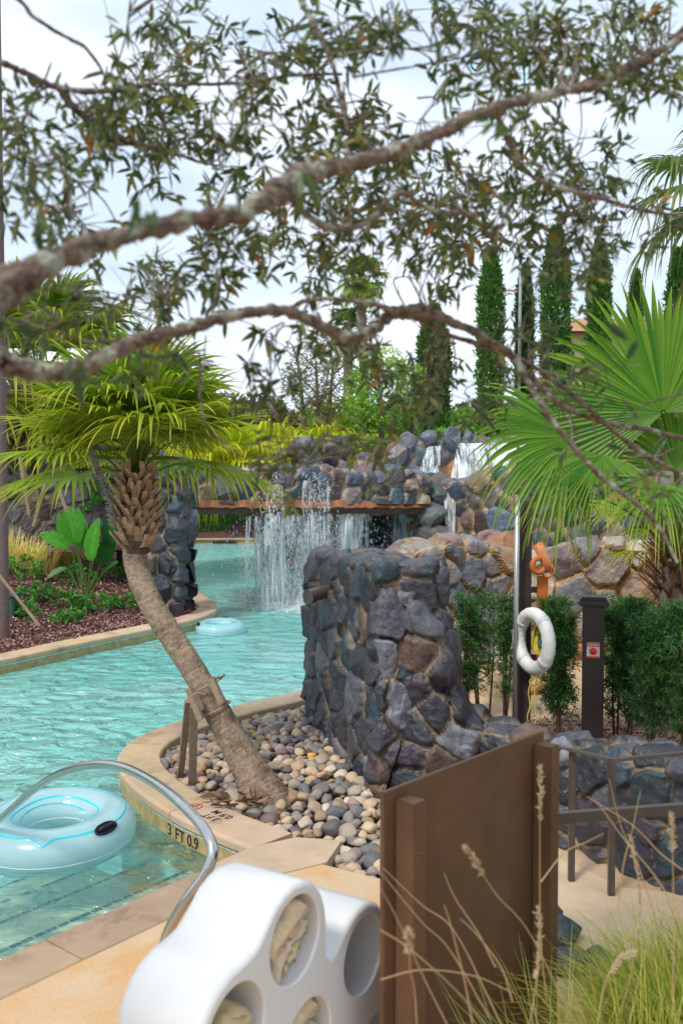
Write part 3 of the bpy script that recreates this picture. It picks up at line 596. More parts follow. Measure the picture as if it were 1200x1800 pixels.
# rock arch of the cave under the bridge
mb = MB(); ctr = at(658, 990, 23.4); V, F = [], []
nA, nB = 46, 40
for i in range(nA):
    th = math.pi * (-.05 + 1.1 * i / (nA - 1)); 
    for k in range(nB):
        ph = 2 * math.pi * k / nB; rr = 1.05 + .36 * math.cos(ph); V.append((ctr.x + rr * math.cos(th), ctr.y + .45 * math.sin(ph), ctr.z - .15 + rr * math.sin(th)))
F = [(i * nB + k, i * nB + (k + 1) % nB, (i + 1) * nB + (k + 1) % nB, (i + 1) * nB + k) for i in range(nA - 1) for k in range(nB)]
V = np.array(V); Nn = vnormals(V, F); c3 = np.array([(ctr.x + 1.05 * math.cos(math.pi * (-.05 + 1.1 * (i // nB) / (nA - 1))), ctr.y, ctr.z - .15 + 1.05 * math.sin(math.pi * (-.05 + 1.1 * (i // nB) / (nA - 1)))) for i in range(len(V))])
if ((V - c3) * Nn).sum() < 0: Nn = -Nn; F = [f[::-1] for f in F]
V, c_ = rockify(V, Nn, .5, DARK, depth=.05, off=.06, seed=61, mortar=(.1, .09, .08)); mb.add(V, F, c_); mb.build('cave_arch', M_rockfar, mound)
mb = MB(); rockwall(mb, [(ctr.x - 3.0, 26.6, .3, -.5, 2.0), (ctr.x, 26.5, .3, -.5, 2.2), (ctr.x + 3, 26, .3, -.5, 2.2)], .1, .6, DARK, 62, capa=True); 
for sx in (-1.9, 1.9): rockwall(mb, [(ctr.x + sx * .78, 23.5, .5, -.5, 2.3), (ctr.x + sx * .8, 25, .5, -.5, 2.3), (ctr.x + sx * .9, 26.5, .5, -.5, 2.3)], .1, .6, DARK, 63)
mb.build('cave_wall', M_rockfar, mound)
# far wall behind the pool and left terrace wall
mb = MB(); rockwall(mb, [(-8.5, 43, .4, 0, 2.0), (-5, 42, .4, 0, 2.1), (-2, 40, .4, 0, 2.1), (1, 37, .4, 0, 2.1), (2.6, 33, .4, 0, 2.2)], .12, .7, DARK, 64); tag(mb.build('stone_wall', M_rockfar), 'dark stone wall behind the far pool edge, seen under the bridge', 'stone wall')
mb = MB(); lw = [at(x, y, D) for x, y, D in ((-60, 838, 19), (60, 836, 19.5), (150, 833, 20), (215, 832, 20.5), (262, 832, 20.8))]
rockwall(mb, [(p.x, p.y, .25, 1.0, p.z) for p in lw], .05, .4, [(3, .12, .10, .10), (2, .16, .15, .17), (1, .24, .17, .12)], 65, topn=.05); tag(mb.build('stone_wall', M_rockfar), 'low rough stone wall behind the planted bed on the left', 'stone wall')

# ================================================================== PEBBLE BED
M_bed = mat('bed_soil', rough=.9, ns=20, namt=.4, bump=.6, bscale=40, col=(.13, .10, .08))
bedpoly = [tuple(p) for p in offs(A, -.30)[:62:3] if p[1] < 10.6]
def bedz(x, y):
    d = np.min(np.hypot(A[:, 0][None] - x[:, None], A[:, 1][None] - y[:, None]), axis=1); return .085 + .10 * np.clip((d - .33) / .8, 0, 1)
bx = np.array(bedpoly); o_ = fill(bedpoly + [(.25, 10.4), (.75, 7.5), (.8, 5.8), (.27, 5.52), (-.09, 5.76)], [], .108, 'pebble_bed_soil', M_bed)
poly = bedpoly + [(.0, 10.2), (.02, 9.2), (.62, 6.6), (.62, 5.72), (.27, 5.56), (-.08, 5.78)]
def inside(p, poly):
    x, y = p; c = False; n = len(poly)
    for i in range(n):
        x0, y0 = poly[i]; x1, y1 = poly[i - 1]
        if (y0 > y) != (y1 > y) and x < (x1 - x0) * (y - y0) / (y1 - y0) + x0: c = not c
    return c
PC = [(4, .40, .29, .19), (3, .25, .215, .19), (2, .16, .145, .145), (2, .42, .35, .27), (.7, .20, .13, .12), (1.2, .38, .24, .15), (.8, .12, .12, .135), (.5, .30, .21, .19), (.12, .58, .26, .04)]
PN = ['beige', 'warm grey', 'mid grey', 'cream', 'dark red-brown', 'tan', 'near black', 'dusty pink', 'orange']
pts = []; acc = np.zeros((0, 3))
for _ in range(14000):
    p = (random.uniform(-1.7, .65), random.uniform(5.5, 10.3)); rr = random.choice([.038, .045, .052, .062]) * random.uniform(.9, 1.1)
    if not inside(p, poly): continue
    if p[0] > -0.36 + (9.25 - p[1]) * .257 and p[1] < 9.6 and p[1] > 6.55: continue
    if len(acc) and np.min(np.hypot(acc[:, 0] - p[0], acc[:, 1] - p[1]) - .84 * (acc[:, 2] + rr)) < 0: continue
    acc = np.vstack([acc, [p[0], p[1], rr]])
meshes = []
for k in range(14):
    v, f = ICO[3]; v = v.copy(); r_ = np.random.default_rng(300 + k); 
    for _ in range(9): n = r_.normal(size=3); n /= np.linalg.norm(n); x = v @ n; v -= np.outer(np.maximum(0, x - r_.uniform(.6, .9)), n) * .75
    v *= (1 + (fbm(v + k * 5, 1.3, 2, k) - .5) * .35)[:, None]; v *= np.array([1.15, r_.uniform(.8, 1), r_.uniform(.6, .8)])
    me = bpy.data.meshes.new('pebble'); me.from_pydata(v.tolist(), [], f); me.polygons.foreach_set('use_smooth', [True] * len(me.polygons)); me.materials.append(M_pebble); meshes.append(me)
bz = bedz(acc[:, 0], acc[:, 1]); order = np.argsort(-(acc[:, 2] / acc[:, 1])); rest = MB(); npb = 0
wts = np.array([p[0] for p in PC]); wts /= wts.sum()
cellmat = None
def psee(x, y):
    px = 600 + x / y * 1650; return px < 668 or y > 6.6
for i in order:
    x, y, rr = acc[i]; k = rng.choice(len(PC), p=wts); col = np.array(PC[k][1:]) * random.uniform(.75, 1.45); z = bz[i] + rr * .5 + random.uniform(-.008, .02)
    if npb < 296 and psee(x, y):
        o = bpy.data.objects.new('pebble', random.choice(meshes)); C.objects.link(o); o.location = (x, y, z); s = rr * 1.12; o.scale = (s, s, s); o.rotation_euler = (random.uniform(-.4, .4), random.uniform(-.4, .4), random.uniform(0, 6.28)); o.color = (*col, 1)
        if k == 8:
            tag(o, 'bright orange river pebble among the grey ones round the palm', 'pebble', 'river pebbles in the bed round the leaning palm')
        else: tag(o, f'{PN[k]} river pebble in the cobble bed beside the dark stone wall', 'pebble', 'river pebbles in the bed round the leaning palm')
        npb += 1
    else:
        v, f = ICO[2]; me_v = np.array([q.co for q in random.choice(meshes).vertices]) ; f3 = ICO[3][1]
        a = random.uniform(0, 6.28); Rz = np.array([[math.cos(a), -math.sin(a), 0], [math.sin(a), math.cos(a), 0], [0, 0, 1]])
        rest.add(me_v @ Rz.T * rr * 1.12 + np.array([x, y, z]), f3, col)
# an under layer of small stones fills the gaps
for _ in range(2600):
    p = (random.uniform(-1.7, .65), random.uniform(5.5, 10.3))
    if not inside(p, poly): continue
    v, f = ICO[1]; rr = random.uniform(.014, .028); zz = bedz(np.array([p[0]]), np.array([p[1]]))[0] + random.uniform(.0, .02); col = np.array(PC[rng.choice(8)][1:]) * random.uniform(.5, .9)
    rest.add(v * np.array([rr * 1.3, rr, rr * .7]) + np.array([p[0], p[1], zz]), f, col)
tag(rest.build('small_pebbles', M_pebbles, smooth=True), 'small mixed river stones filling the gaps of the cobble bed', 'pebbles', kind='stuff')
tag(sh, kind='structure')
exec_parts = True
# ================================================================== WATERFALLS
def fall_mat(name, dens, sz=26, dr=.9):
    m = bpy.data.materials.new(name); m.use_nodes = True; t = m.node_tree; t.nodes.clear(); o = N(t, 'ShaderNodeOutputMaterial'); g = N(t, 'ShaderNodeTexCoord')
    mp_ = N(t, 'ShaderNodeMapping', inp={'Scale': (sz, sz * .10, sz * .06)}); L(t, g.outputs['Object'], mp_.inputs[0]); n1 = N(t, 'ShaderNodeTexNoise', inp={'Scale': 1, 'Detail': 5, 'Roughness': .65, 'Distortion': .3}); L(t, mp_.outputs[0], n1.inputs['Vector'])
    mp2 = N(t, 'ShaderNodeMapping', inp={'Scale': (55, 55, 38)}); L(t, g.outputs['Object'], mp2.inputs[0]); n2 = N(t, 'ShaderNodeTexNoise', inp={'Scale': 1, 'Detail': 2}); L(t, mp2.outputs[0], n2.inputs['Vector'])
    a = N(t, 'ShaderNodeMath', operation='MULTIPLY_ADD', inp={1: dr}); L(t, n2.outputs['Fac'], a.inputs[0]); L(t, n1.outputs['Fac'], a.inputs[2])
    mp3 = N(t, 'ShaderNodeMapping', inp={'Scale': (2.6, .6, .7)}); L(t, g.outputs['Object'], mp3.inputs[0]); n5 = N(t, 'ShaderNodeTexNoise', inp={'Scale': 1, 'Detail': 3}); L(t, mp3.outputs[0], n5.inputs['Vector']); a5 = N(t, 'ShaderNodeMath', operation='MULTIPLY_ADD', inp={1: .9}); L(t, n5.outputs['Fac'], a5.inputs[0]); L(t, a.outputs[0], a5.inputs[2]); a = a5
    r = N(t, 'ShaderNodeMapRange', inp={'From Min': .95 + dr * .5 + .16 - dens * .3, 'From Max': .95 + dr * .5 + .32 - dens * .3, 'To Min': 0, 'To Max': .93}); L(t, a.outputs[0], r.inputs[0])
    p = N(t, 'ShaderNodeBsdfPrincipled', inp={'Base Color': (.86, .9, .92, 1), 'Roughness': .35}); tl = N(t, 'ShaderNodeBsdfTranslucent', inp={'Color': (.86, .9, .92, 1)}); pm = N(t, 'ShaderNodeMixShader', inp={'Fac': .4})
    L(t, p.outputs[0], pm.inputs[1]); L(t, tl.outputs[0], pm.inputs[2]); tr = N(t, 'ShaderNodeBsdfTransparent'); ms = N(t, 'ShaderNodeMixShader')
    L(t, r.outputs[0], ms.inputs[0]); L(t, tr.outputs[0], ms.inputs[1]); L(t, pm.outputs[0], ms.inputs[2]); L(t, ms.outputs[0], o.inputs[0]); return m
M_fall = fall_mat('falling_water', .92, 22, .25); M_spray = fall_mat('spray_water', .62, 24, .55); M_fall2 = fall_mat('thin_water', 1.0, 24, .4)
M_drop = mat('water_drops', rough=.2, spec=.6, col=(.88, .92, .94), bump=0, namt=.02)
M_jet = fall_mat('jet_water', .68, 24, .6)
def sheet(mb, top, bot, nu=24, nv=20, bulge=.15, wob=.05, seed=0):
    """a curving sheet of water between two polylines"""
    top = [np.array(p) for p in top]; bot = [np.array(p) for p in bot]; V = []
    for i in range(nu):
        u = i / (nu - 1) * (len(top) - 1); k = min(int(u), len(top) - 2); f = u - k; a = top[k] * (1 - f) + top[k + 1] * f; b = bot[k] * (1 - f) + bot[k + 1] * f
        for j in range(nv):
            t = j / (nv - 1); q = a * (1 - t) + b * t; q = q.copy(); q[2] = a[2] + (b[2] - a[2]) * t ** 1.35; q[1] -= bulge * math.sin(math.pi * min(1, t * 1.2)) * .5 + wob * math.sin(i * 1.7 + seed) * (t + .2) + wob * .6 * math.sin(i * .6 + j * .5)
            V.append(q)
    mb.add(V, [(i * nv + j, (i + 1) * nv + j, (i + 1) * nv + j + 1, i * nv + j + 1) for i in range(nu - 1) for j in range(nv - 1)], (1, 1, 1))
def droplets(mb, n, f, r0=.004, r1=.012, stretch=6):
    v, fc = ICO[1]
    v = np.array([(0, 0, 1), (.8, 0, 0), (-.4, .7, 0), (-.4, -.7, 0), (0, 0, -1)]); fc = [(0, 1, 2), (0, 2, 3), (0, 3, 1), (4, 2, 1), (4, 3, 2), (4, 1, 3)]
    for _ in range(n):
        p = f(); r = random.uniform(r0, r1) * random.random() ** .5
        mb.add(v * np.array([r, r, r * random.uniform(1, stretch)]) + np.array(p), fc)
def fall(name_label, sheets, drops=None, nd_=0, m=None, loc=None, **k):
    t = thing('waterfall', loc, name_label, 'waterfall', 'waterfalls of the rock mound and bridge')
    mb = MB()
    for s in sheets: sheet(mb, *s, **k)
    mb.build('water_sheet', m or M_fall, t, smooth=True)
    if nd_: mb = MB(); droplets(mb, nd_, drops); tag(mb.build('droplets', M_drop, t), kind='stuff')
    return t
# A: slanted chute at upper left of the mound
fall('narrow white chute slanting off the top of the mound, left of the widest fall', [([at(754, 786, 24.3), at(774, 783, 24.3)], [at(733, 838, 23.4), at(771, 840, 23.4)]), ([at(752, 785, 24.2), at(773, 785, 24.2)], [at(736, 838, 23.2), at(768, 838, 23.2)])], None, 0, loc=at(752, 838, 23.4))
fall('widest white fall spilling over the top ledge of the mound', [([at(806, 780, 24.0), at(860, 778, 23.8), at(915, 780, 23.4)], [at(791, 845, 22.6), at(850, 850, 22.4), at(900, 850, 22.2)]), ([at(808, 779, 23.9), at(860, 779, 23.7), at(925, 780, 23.3)], [at(796, 842, 22.4), at(850, 846, 22.2), at(895, 846, 22.0)])], None, 0, loc=at(845, 845, 22.6), nu=40)
fall('thin see-through fall dropping from the middle ledge beside the cave', [([at(693, 842, 21.6), at(748, 841, 21.4)], [at(690, 962, 21.4), at(744, 962, 21.2)]), ([at(700, 842, 21.5), at(735, 841, 21.4)], [at(698, 962, 21.2), at(736, 962, 21.1)])], lambda: at(random.uniform(672, 752), 850 + 110 * random.random(), random.uniform(20.9, 21.4)), 420, M_fall2, loc=at(720, 962, 21.3))
fall('small trickle running down right of the dark green boulder column', [([at(775, 845, 20.8), at(800, 846, 20.6)], [at(786, 965, 20.0), at(798, 965, 19.9)])], None, 0, M_fall2, loc=at(790, 960, 20))
def curtain_pt():
    px = random.gauss(540, 58); return bp(px, 905) + Vector((0, -.15 + random.random() * 1.2, -random.random() ** .8 * 1.8))
def bpz(px, z, dy): q = bp(px, 905); return Vector((q.x, q.y + dy, z))
zb_ = bp(540, 904).z
fall('broad curtain of spray falling from the bridge slab into the pool', [([bpz(446, zb_ + .02, .25), bpz(560, zb_ + .02, .25), bpz(640, zb_ + .02, .25)], [bpz(440, 0, .8), bpz(545, 0, .9), bpz(640, 0, .8)]), ([bpz(462, zb_ + .02, .6), bpz(650, zb_ + .02, .6)], [bpz(455, 0, 1.3), bpz(650, 0, 1.2)]), ([bpz(450, zb_ - .01, -.14), bpz(640, zb_ - .01, -.10)], [bpz(456, 0, .0), bpz(632, 0, .1)])], curtain_pt, 9000, M_spray, loc=bpz(540, 0, -.5), nu=60, wob=.09)
for a_, b_, lab in ((466, 503, 'sparkling stream leaping off the parapet, left one of the two on the bridge'), (528, 585, 'wider sparkling stream leaping off the parapet, right one of the two on the bridge')):
    fall(lab, [([bpz(a_ + 6, zb_ + .68, -.2), bpz(b_ - 6, zb_ + .68, -.2)], [bpz(a_ - 4, 0, -.5), bpz(b_ + 4, 0, -.5)])],
         lambda a_=a_, b_=b_: (lambda t: bpz((a_ + b_) / 2 + random.gauss(0, (b_ - a_) * .25) * (.7 + t), zb_ + .85 - 1.4 * t, -.3 - .25 * t))(random.random()), 700, M_jet, loc=bpz((a_ + b_) / 2, 0, -1.2), nu=20, bulge=.12)
# thin outlying jets
fall('thin jet dropping into the pool just left of the main spray curtain', [([bpz(434, zb_, 0), bpz(442, zb_, 0)], [bpz(430, 0, -.2), bpz(434, 0, -.2)])], lambda: bpz(random.gauss(436, 7), zb_ * random.random(), -.1), 110, M_fall2, loc=bpz(432, 0, -.2), nu=6)
# foam where it lands
def foam_mat():
    m = bpy.data.materials.new('foam'); m.use_nodes = True; t = m.node_tree; t.nodes.clear(); o = N(t, 'ShaderNodeOutputMaterial'); g = N(t, 'ShaderNodeTexCoord'); n1 = N(t, 'ShaderNodeTexNoise', inp={'Scale': 5, 'Detail': 6, 'Roughness': .7, 'Distortion': .8})
    at_ = N(t, 'ShaderNodeAttribute', attribute_name='Col'); L(t, g.outputs['Object'], n1.inputs['Vector']); a = N(t, 'ShaderNodeMath', operation='ADD'); L(t, n1.outputs['Fac'], a.inputs[0]); L(t, at_.outputs['Fac'], a.inputs[1])
    r = N(t, 'ShaderNodeMapRange', inp={'From Min': .86, 'From Max': 1.12, 'To Min': 0, 'To Max': .9}); L(t, a.outputs[0], r.inputs[0]); d = N(t, 'ShaderNodeBsdfDiffuse', inp={'Color': (.8, .88, .88, 1)}); tr = N(t, 'ShaderNodeBsdfTransparent'); ms = N(t, 'ShaderNodeMixShader')
    L(t, r.outputs[0], ms.inputs[0]); L(t, tr.outputs[0], ms.inputs[1]); L(t, d.outputs[0], ms.inputs[2]); L(t, ms.outputs[0], o.inputs[0]); return m
mb = MB()
for cx, cy, rx, ry in ((bpz(540, 0, 0).x, bpz(540, 0, .9).y, 2.1, 3.6), (at(650, 950, 21).x, 20.6, .9, .9), (at(720, 950, 20.8).x, 20.6, .6, .5)):
    V = []; Cc = []; F = []
    for i in range(10):
        for k in range(28): a = 6.2832 * k / 28; f = i / 9; V.append((cx + rx * f * math.cos(a), cy + ry * f * math.sin(a), .012)); Cc.append([max(0, .80 - .62 * f)] * 3)
    F = [(i * 28 + k, i * 28 + (k + 1) % 28, (i + 1) * 28 + (k + 1) % 28, (i + 1) * 28 + k) for i in range(9) for k in range(28)]; mb.add(V, F, np.array(Cc))
tag(mb.build('foam', foam_mat()), 'white foam and churned water where the falls land in the pool', 'foam', kind='stuff')

# ================================================================== LETTERING AND MARKS
M_ink = mat('black_ink', rough=.6, col=(.02, .02, .02), bump=0); M_red = mat('red_ink', rough=.6, col=(.45, .03, .03), bump=0)
def text(body, size, org, xd, yd, m, name='lettering', parent=None, ext=.0012, sp=1.0):
    cu = bpy.data.curves.new('t', 'FONT'); cu.body = body; cu.size = size; cu.extrude = ext; cu.space_character = sp; cu.offset = size * .012; ob = bpy.data.objects.new('t', cu); C.objects.link(ob); bpy.context.view_layer.update()
    me = bpy.data.meshes.new_from_object(ob.evaluated_get(bpy.context.evaluated_depsgraph_get())); bpy.data.objects.remove(ob)
    xd = Vector(xd).normalized(); yd = Vector(yd).normalized(); zd = xd.cross(yd); M = Matrix((xd, yd, zd)).transposed().to_4x4(); M.translation = Vector(org); me.transform(M); me.materials.clear(); o = link(name, me, m)
    if parent is not None: o.parent = parent; me.transform(Matrix.Translation(-parent.location))
    return o
def wallpt(px):   # on curve A by pixel
    best = min(range(len(A) - 1), key=lambda i: abs(600 + A[i][0] / A[i][1] * 1650 - px) + (0 if A[i][1] < 8 else 999)); return A[best]
def onA(t):  # arc length position with tangent (from the corner outward)
    s = np.concatenate([[0], np.cumsum(np.linalg.norm(np.diff(A, axis=0), axis=1))]); q = np.array([np.interp(t, s, A[:, 0]), np.interp(t, s, A[:, 1])]); q2 = np.array([np.interp(t + .02, s, A[:, 0]), np.interp(t + .02, s, A[:, 1])]); return q, (q2 - q) / np.linalg.norm(q2 - q)
cop0 = [o for o in C.objects if o.name == 'pool_coping'][0]; tiles = [o for o in C.objects if o.name == 'waterline_tiles'][0]
for ch, tt in (('3', .985), ('F', .875), ('T', .815), ('0', .715), ('.', .66), ('9', .635)):
    q, T = onA(tt); d = Vector((-T[0], -T[1], 0)); nrm = d.cross(Vector((0, 0, 1)))
    text(ch, .115, (q[0] + nrm.x * .006 - d.x * .02, q[1] + nrm.y * .006 - d.y * .02, .012), d, (0, 0, 1), M_ink, parent=tiles)
q, T = onA(.62); T3 = Vector((T[0], T[1], 0)); inn = Vector((T[1], -T[0], 0))
base = Vector((q[0], q[1], .2015)); 
text('3 FT', .088, base + inn * .155 + T3 * -.07, T3, -inn, M_ink, parent=cop0, ext=.0006)
text('0.9 M', .088, base + inn * .245 + T3 * -.10, T3, -inn, M_ink, parent=cop0, ext=.0006)
mb = MB(); cc = base + inn * .17 + T3 * .27
ring = [cc + Vector((math.cos(a) * .055, math.sin(a) * .055, .001)) for a in np.linspace(0, 6.283, 25)]; mb.tube(ring, .005, 6, caps=False, flat=.3); mb.tube([ring[3], ring[15]], .005, 6, flat=.3); mb.tube([cc + T3 * .035, cc, cc - T3 * .03 + inn * .01], .006, 6, flat=.3); mb.tube([cc, cc - inn * .03], .005, 6, flat=.3)
mb.build('no_diving_symbol', M_red, cop0)

# ================================================================== TOWEL BIN
O0 = at(522, 1650, 3.1); O0.z = 0; bb = Vector((.52, .854, 0)).normalized(); aa = Vector((-.854, .52, 0)).normalized()
def TB(u, z, w_=0): return O0 + bb * u + aa * w_ + Vector((0, 0, z))
def onface(px, py):
    d = ray(px, py); o3 = Vector((0, 0, CZ)); nf_ = Vector((aa.x, aa.y, 0)); t_ = (O0 - o3).dot(nf_) / d.dot(nf_); h = o3 + d * t_; return ((h - O0).dot(bb), h.z)
cen = [onface(*q) for q in ((520, 1652), (640, 1678), (416, 1815), (542, 1832), (662, 1846))]; print('BIN', cen)
cen += [(cen[2][0] + .05, cen[2][1] - .36), (cen[3][0] + .05, cen[3][1] - .36)]
binr = .190; holer = .145
def sdf(u, z):
    d = [math.hypot(u - a, z - b) - binr for a, b in cen]; k = .07; m = min(d); return -k * math.log(sum(math.exp(-(x - m) / k) for x in d)) + m
cu_, cz_ = .08, .66; out = []
for i in range(200):
    th = 6.28318 * i / 200; lo, hi = 0.0, 1.3
    r = 1.3
    while r > .05 and sdf(cu_ + r * math.cos(th), cz_ + r * math.sin(th)) > 0: r -= .004
    out.append((cu_ + r * math.cos(th), max(.205, cz_ + r * math.sin(th))))
tb = thing('towel_bin', TB(.08, .2, .22), 'white moulded plastic towel bin with round openings, some holding used cream towels', 'towel bin')
def inset(lp, d):
    P = np.array(lp); T = np.roll(P, -1, 0) - np.roll(P, 1, 0); T /= np.maximum(1e-6, np.linalg.norm(T, axis=1))[:, None]; return [tuple(x) for x in P - np.stack([T[:, 1], -T[:, 0]], 1) * d]
bw = .335; rings = [(inset(out, .020), 0.0), (inset(out, .009), .004), (inset(out, .002), .014), (out, .028), (out, bw - .05), (inset(out, .008), bw - .015), (inset(out, .03), bw)]
mb = MB(); V = []; n_ = len(out)
for lp, w_ in rings: V += [tuple(TB(u, z, w_)) for u, z in lp]
F = [(r_ * n_ + i, r_ * n_ + (i + 1) % n_, (r_ + 1) * n_ + (i + 1) % n_, (r_ + 1) * n_ + i) for r_ in range(len(rings) - 1) for i in range(n_)] + [tuple((len(rings) - 1) * n_ + i for i in range(n_))]
mb.add(V, F)
holes = []
for u0, z0 in cen:
    if z0 < .36: continue
    h = [(u0 + holer * 1.04 * math.cos(a), z0 + holer * 1.04 * math.sin(a)) for a in np.linspace(0, 6.2832, 48, endpoint=False)]; holes.append(h)
    V = []; prof = [(1.04, 0), (1.01, .003), (1.0, .012), (1.0, .28), (.9, .305), (.01, .31)]
    for f_, w_ in prof: V += [tuple(TB(u0 + holer * f_ * math.cos(a), z0 + holer * f_ * math.sin(a), w_)) for a in np.linspace(0, 6.2832, 48, endpoint=False)]
    mb.add(V, [(r_ * 48 + i, (r_ + 1) * 48 + i, (r_ + 1) * 48 + (i + 1) % 48, r_ * 48 + (i + 1) % 48) for r_ in range(5) for i in range(48)])
bm = bmesh.new(); ed = []
for lp in [rings[0][0]] + holes:
    vs = [bm.verts.new(TB(u, z, 0)) for u, z in lp]; ed += [bm.edges.new((vs[i], vs[(i + 1) % len(vs)])) for i in range(len(vs))]
bmesh.ops.triangle_fill(bm, edges=ed, use_beauty=True); bm.verts.index_update(); mb.add([tuple(v.co) for v in bm.verts], [tuple(v.index for v in f.verts) for f in bm.faces]); bm.free()
o = mb.build('shell', M_white, tb); me = o.data
bm = bmesh.new(); bm.from_mesh(me); bmesh.ops.remove_doubles(bm, verts=bm.verts[:], dist=.0004); bmesh.ops.recalc_face_normals(bm, faces=bm.faces[:])
for f in bm.faces: f.smooth = len(f.verts) == 4
bm.to_mesh(me); bm.free()
def towel(u0, z0, label, n, seed, ang=.35, col=(.62, .55, .42), fillz=.55):
    mb = MB(); r_ = random.Random(seed); ca, sa = math.cos(ang), math.sin(ang); rh = holer * .97; y = -rh * .93
    for k in range(n):
        th_ = r_.uniform(.030, .046) if k < n - 1 else .095
        yc = y + th_ / 2; y += th_ * .86; hwid = math.sqrt(max(.001, rh ** 2 - min(abs(yc) + th_ * .3, rh * .98) ** 2)) * r_.uniform(.8, .97); off_ = r_.uniform(-.1, .1) * hwid; w0 = r_.uniform(.012, .05); prof = []
        m = 26; NU, NW = 30, 12; V = []
        for j in range(NW):
            wv = w0 + (.22 * j / (NW - 1)); e = min(1, j * .7 + .45)
            for i in range(NU * 2):
                if i < NU: t = -1 + 2 * i / (NU - 1); s = 1
                else: t = 1 - 2 * (i - NU) / (NU - 1); s = -1
                uu = off_ + t * hwid; thk = th_ * .5 * math.sqrt(max(0, 1 - abs(t) ** 6)) * e
                wav = .007 * math.sin(t * 5 + k * 2 + seed) + .006 * math.sin(t * 11 + k) + .008 * math.sin(j * .9 + t * 3 + k) + (.02 * (1 - t * t) if k == n - 1 else .009 * (1 - t * t))
                zz = yc + wav + s * thk; wr = wv + (.008 * math.sin(t * 9 + k * 3) + .005 * math.sin(t * 23 + k)) * (1 if j < 2 else 0)
                U, Z = uu * ca + zz * sa, -uu * sa * -1 * -1 + zz * ca
                rr = math.hypot(U, Z)
                if rr > rh: U *= rh / rr; Z *= rh / rr
                V.append(tuple(TB(u0 + U, z0 + Z, wr)))
        q = NU * 2; F = [(j * q + i, j * q + (i + 1) % q, (j + 1) * q + (i + 1) % q, (j + 1) * q + i) for j in range(NW - 1) for i in range(q)] + [tuple(range(q))[::-1]]
        mb.add(V, F, np.array(col) * r_.uniform(.88, 1.08) * np.array([1, r_.uniform(.94, 1), r_.uniform(.88, 1.05)]))
    o = mb.build('towel', M_towel, None, smooth=True); tag(o, label, 'towel', 'used towels in the bin')
towel(*cen[0], 'crumpled cream towel heaped in the topmost opening of the white bin', 4, 5, -.5, (.74, .60, .42))
towel(*cen[2], 'pale yellow folded towel in the lower left opening of the white bin', 3, 9, -.2, (.74, .58, .32))
towel(*cen[3], 'cream and tan folded towel in the opening at the bottom edge, below the topmost one', 4, 13, -.45, (.70, .56, .38))

# ================================================================== BROWN PANEL
pn = thing('privacy_panel', (.5, 3.7, .19), 'tall brown painted metal panel on two square posts beside the towel bin', 'panel')
PL = at(671, 1393, 3.30); ztop = PL.z; PR = atz(952, 1285, ztop); PL.z = 0; PR.z = 0; pd = (PR - PL).normalized(); pnm = Vector((pd.y, -pd.x, 0)); Wp = (PR - PL).length; Rz = Matrix((pd, -pnm, Vector((0, 0, 1)))).transposed()
mb = MB(); mb.box(PL + pd * Wp / 2 + Vector((0, 0, (.20 + ztop) / 2)), (Wp, .022, ztop - .20), Rz, bev=.003); mb.build('board', M_brown, pn)
for s_, nm in ((.093, 'post'), (Wp - .06, 'post')):
    mb = MB(); zt = ztop - .035; wv = .098; mb.box(PL + pd * s_ + pnm * (.013 + .045) + Vector((0, 0, (.19 + zt) / 2)), (.072, .088, zt - .19), Rz, bev=.004); mb.build(nm, M_brown, pn)

M_scr = mat('scratch_bare', rough=.6, col=(.34, .24, .17), bump=0)
mb = MB(); random.seed(8)
for k in range(26):
    u, z = random.uniform(.16, Wp - .14), random.uniform(.5, ztop - .08); l = random.choice([.006, .01, .016, .03]); a = random.uniform(1.0, 2.1); p = PL + pd * u + pnm * .0116 + Vector((0, 0, z)); q = p + pd * l * math.cos(a) + Vector((0, 0, l * math.sin(a))); wv = Vector((0, 0, 1)).cross(pnm) * .0007
    mb.add([tuple(p - wv), tuple(p + wv), tuple(q + wv), tuple(q - wv)], [(0, 1, 2, 3)])
tag(mb.build('scratches', M_scr, pn), kind='stuff')
for s_ in (.093, Wp - .06):
    for z in (.55, ztop - .22):
        p = PL + pd * s_ + pnm * .1025 + Vector((0, 0, z)); mb = MB(); mb.tube([p, p + pnm * .003, p + pnm * .005], [.008, .008, .004], 10); mb.build('bolt', M_brown, pn)
# ================================================================== STAINLESS HANDRAIL
pts = [(-70, 1492, 6.7), (0, 1440, 6.1), (60, 1388, 5.7), (110, 1358, 5.35), (170, 1344, 5.0), (225, 1352, 4.7), (290, 1388, 4.25), (342, 1436, 3.98), (366, 1470, 3.84), (374, 1500, 3.78), (360, 1538, 3.76), (324, 1588, 3.77), (300, 1630, 3.8), (288, 1670, 3.84), (285, 1750, 3.88), (285, 1852, 3.9)]
P = [at(*q) for q in spline(pts, 7)]; P0 = P[0] + Vector((-.25, .3, -.55)); P = [P0 + Vector((-.1, .12, -.9))] + [P0] + P
hr = thing('pool_handrail', atz(285, 1852, .2), 'curved stainless steel handrail leading down into the pool over the near coping', 'handrail')
mb = MB(); mb.tube(P, .0235, 14); mb.build('rail', M_steel, hr, smooth=True); mb = MB(); e = P[-1]; mb.tube([Vector((e.x, e.y, .193)), Vector((e.x, e.y, .2)), Vector((e.x, e.y, .207))], [.05, .05, .04], 20); mb.build('base_flange', M_steel, hr)

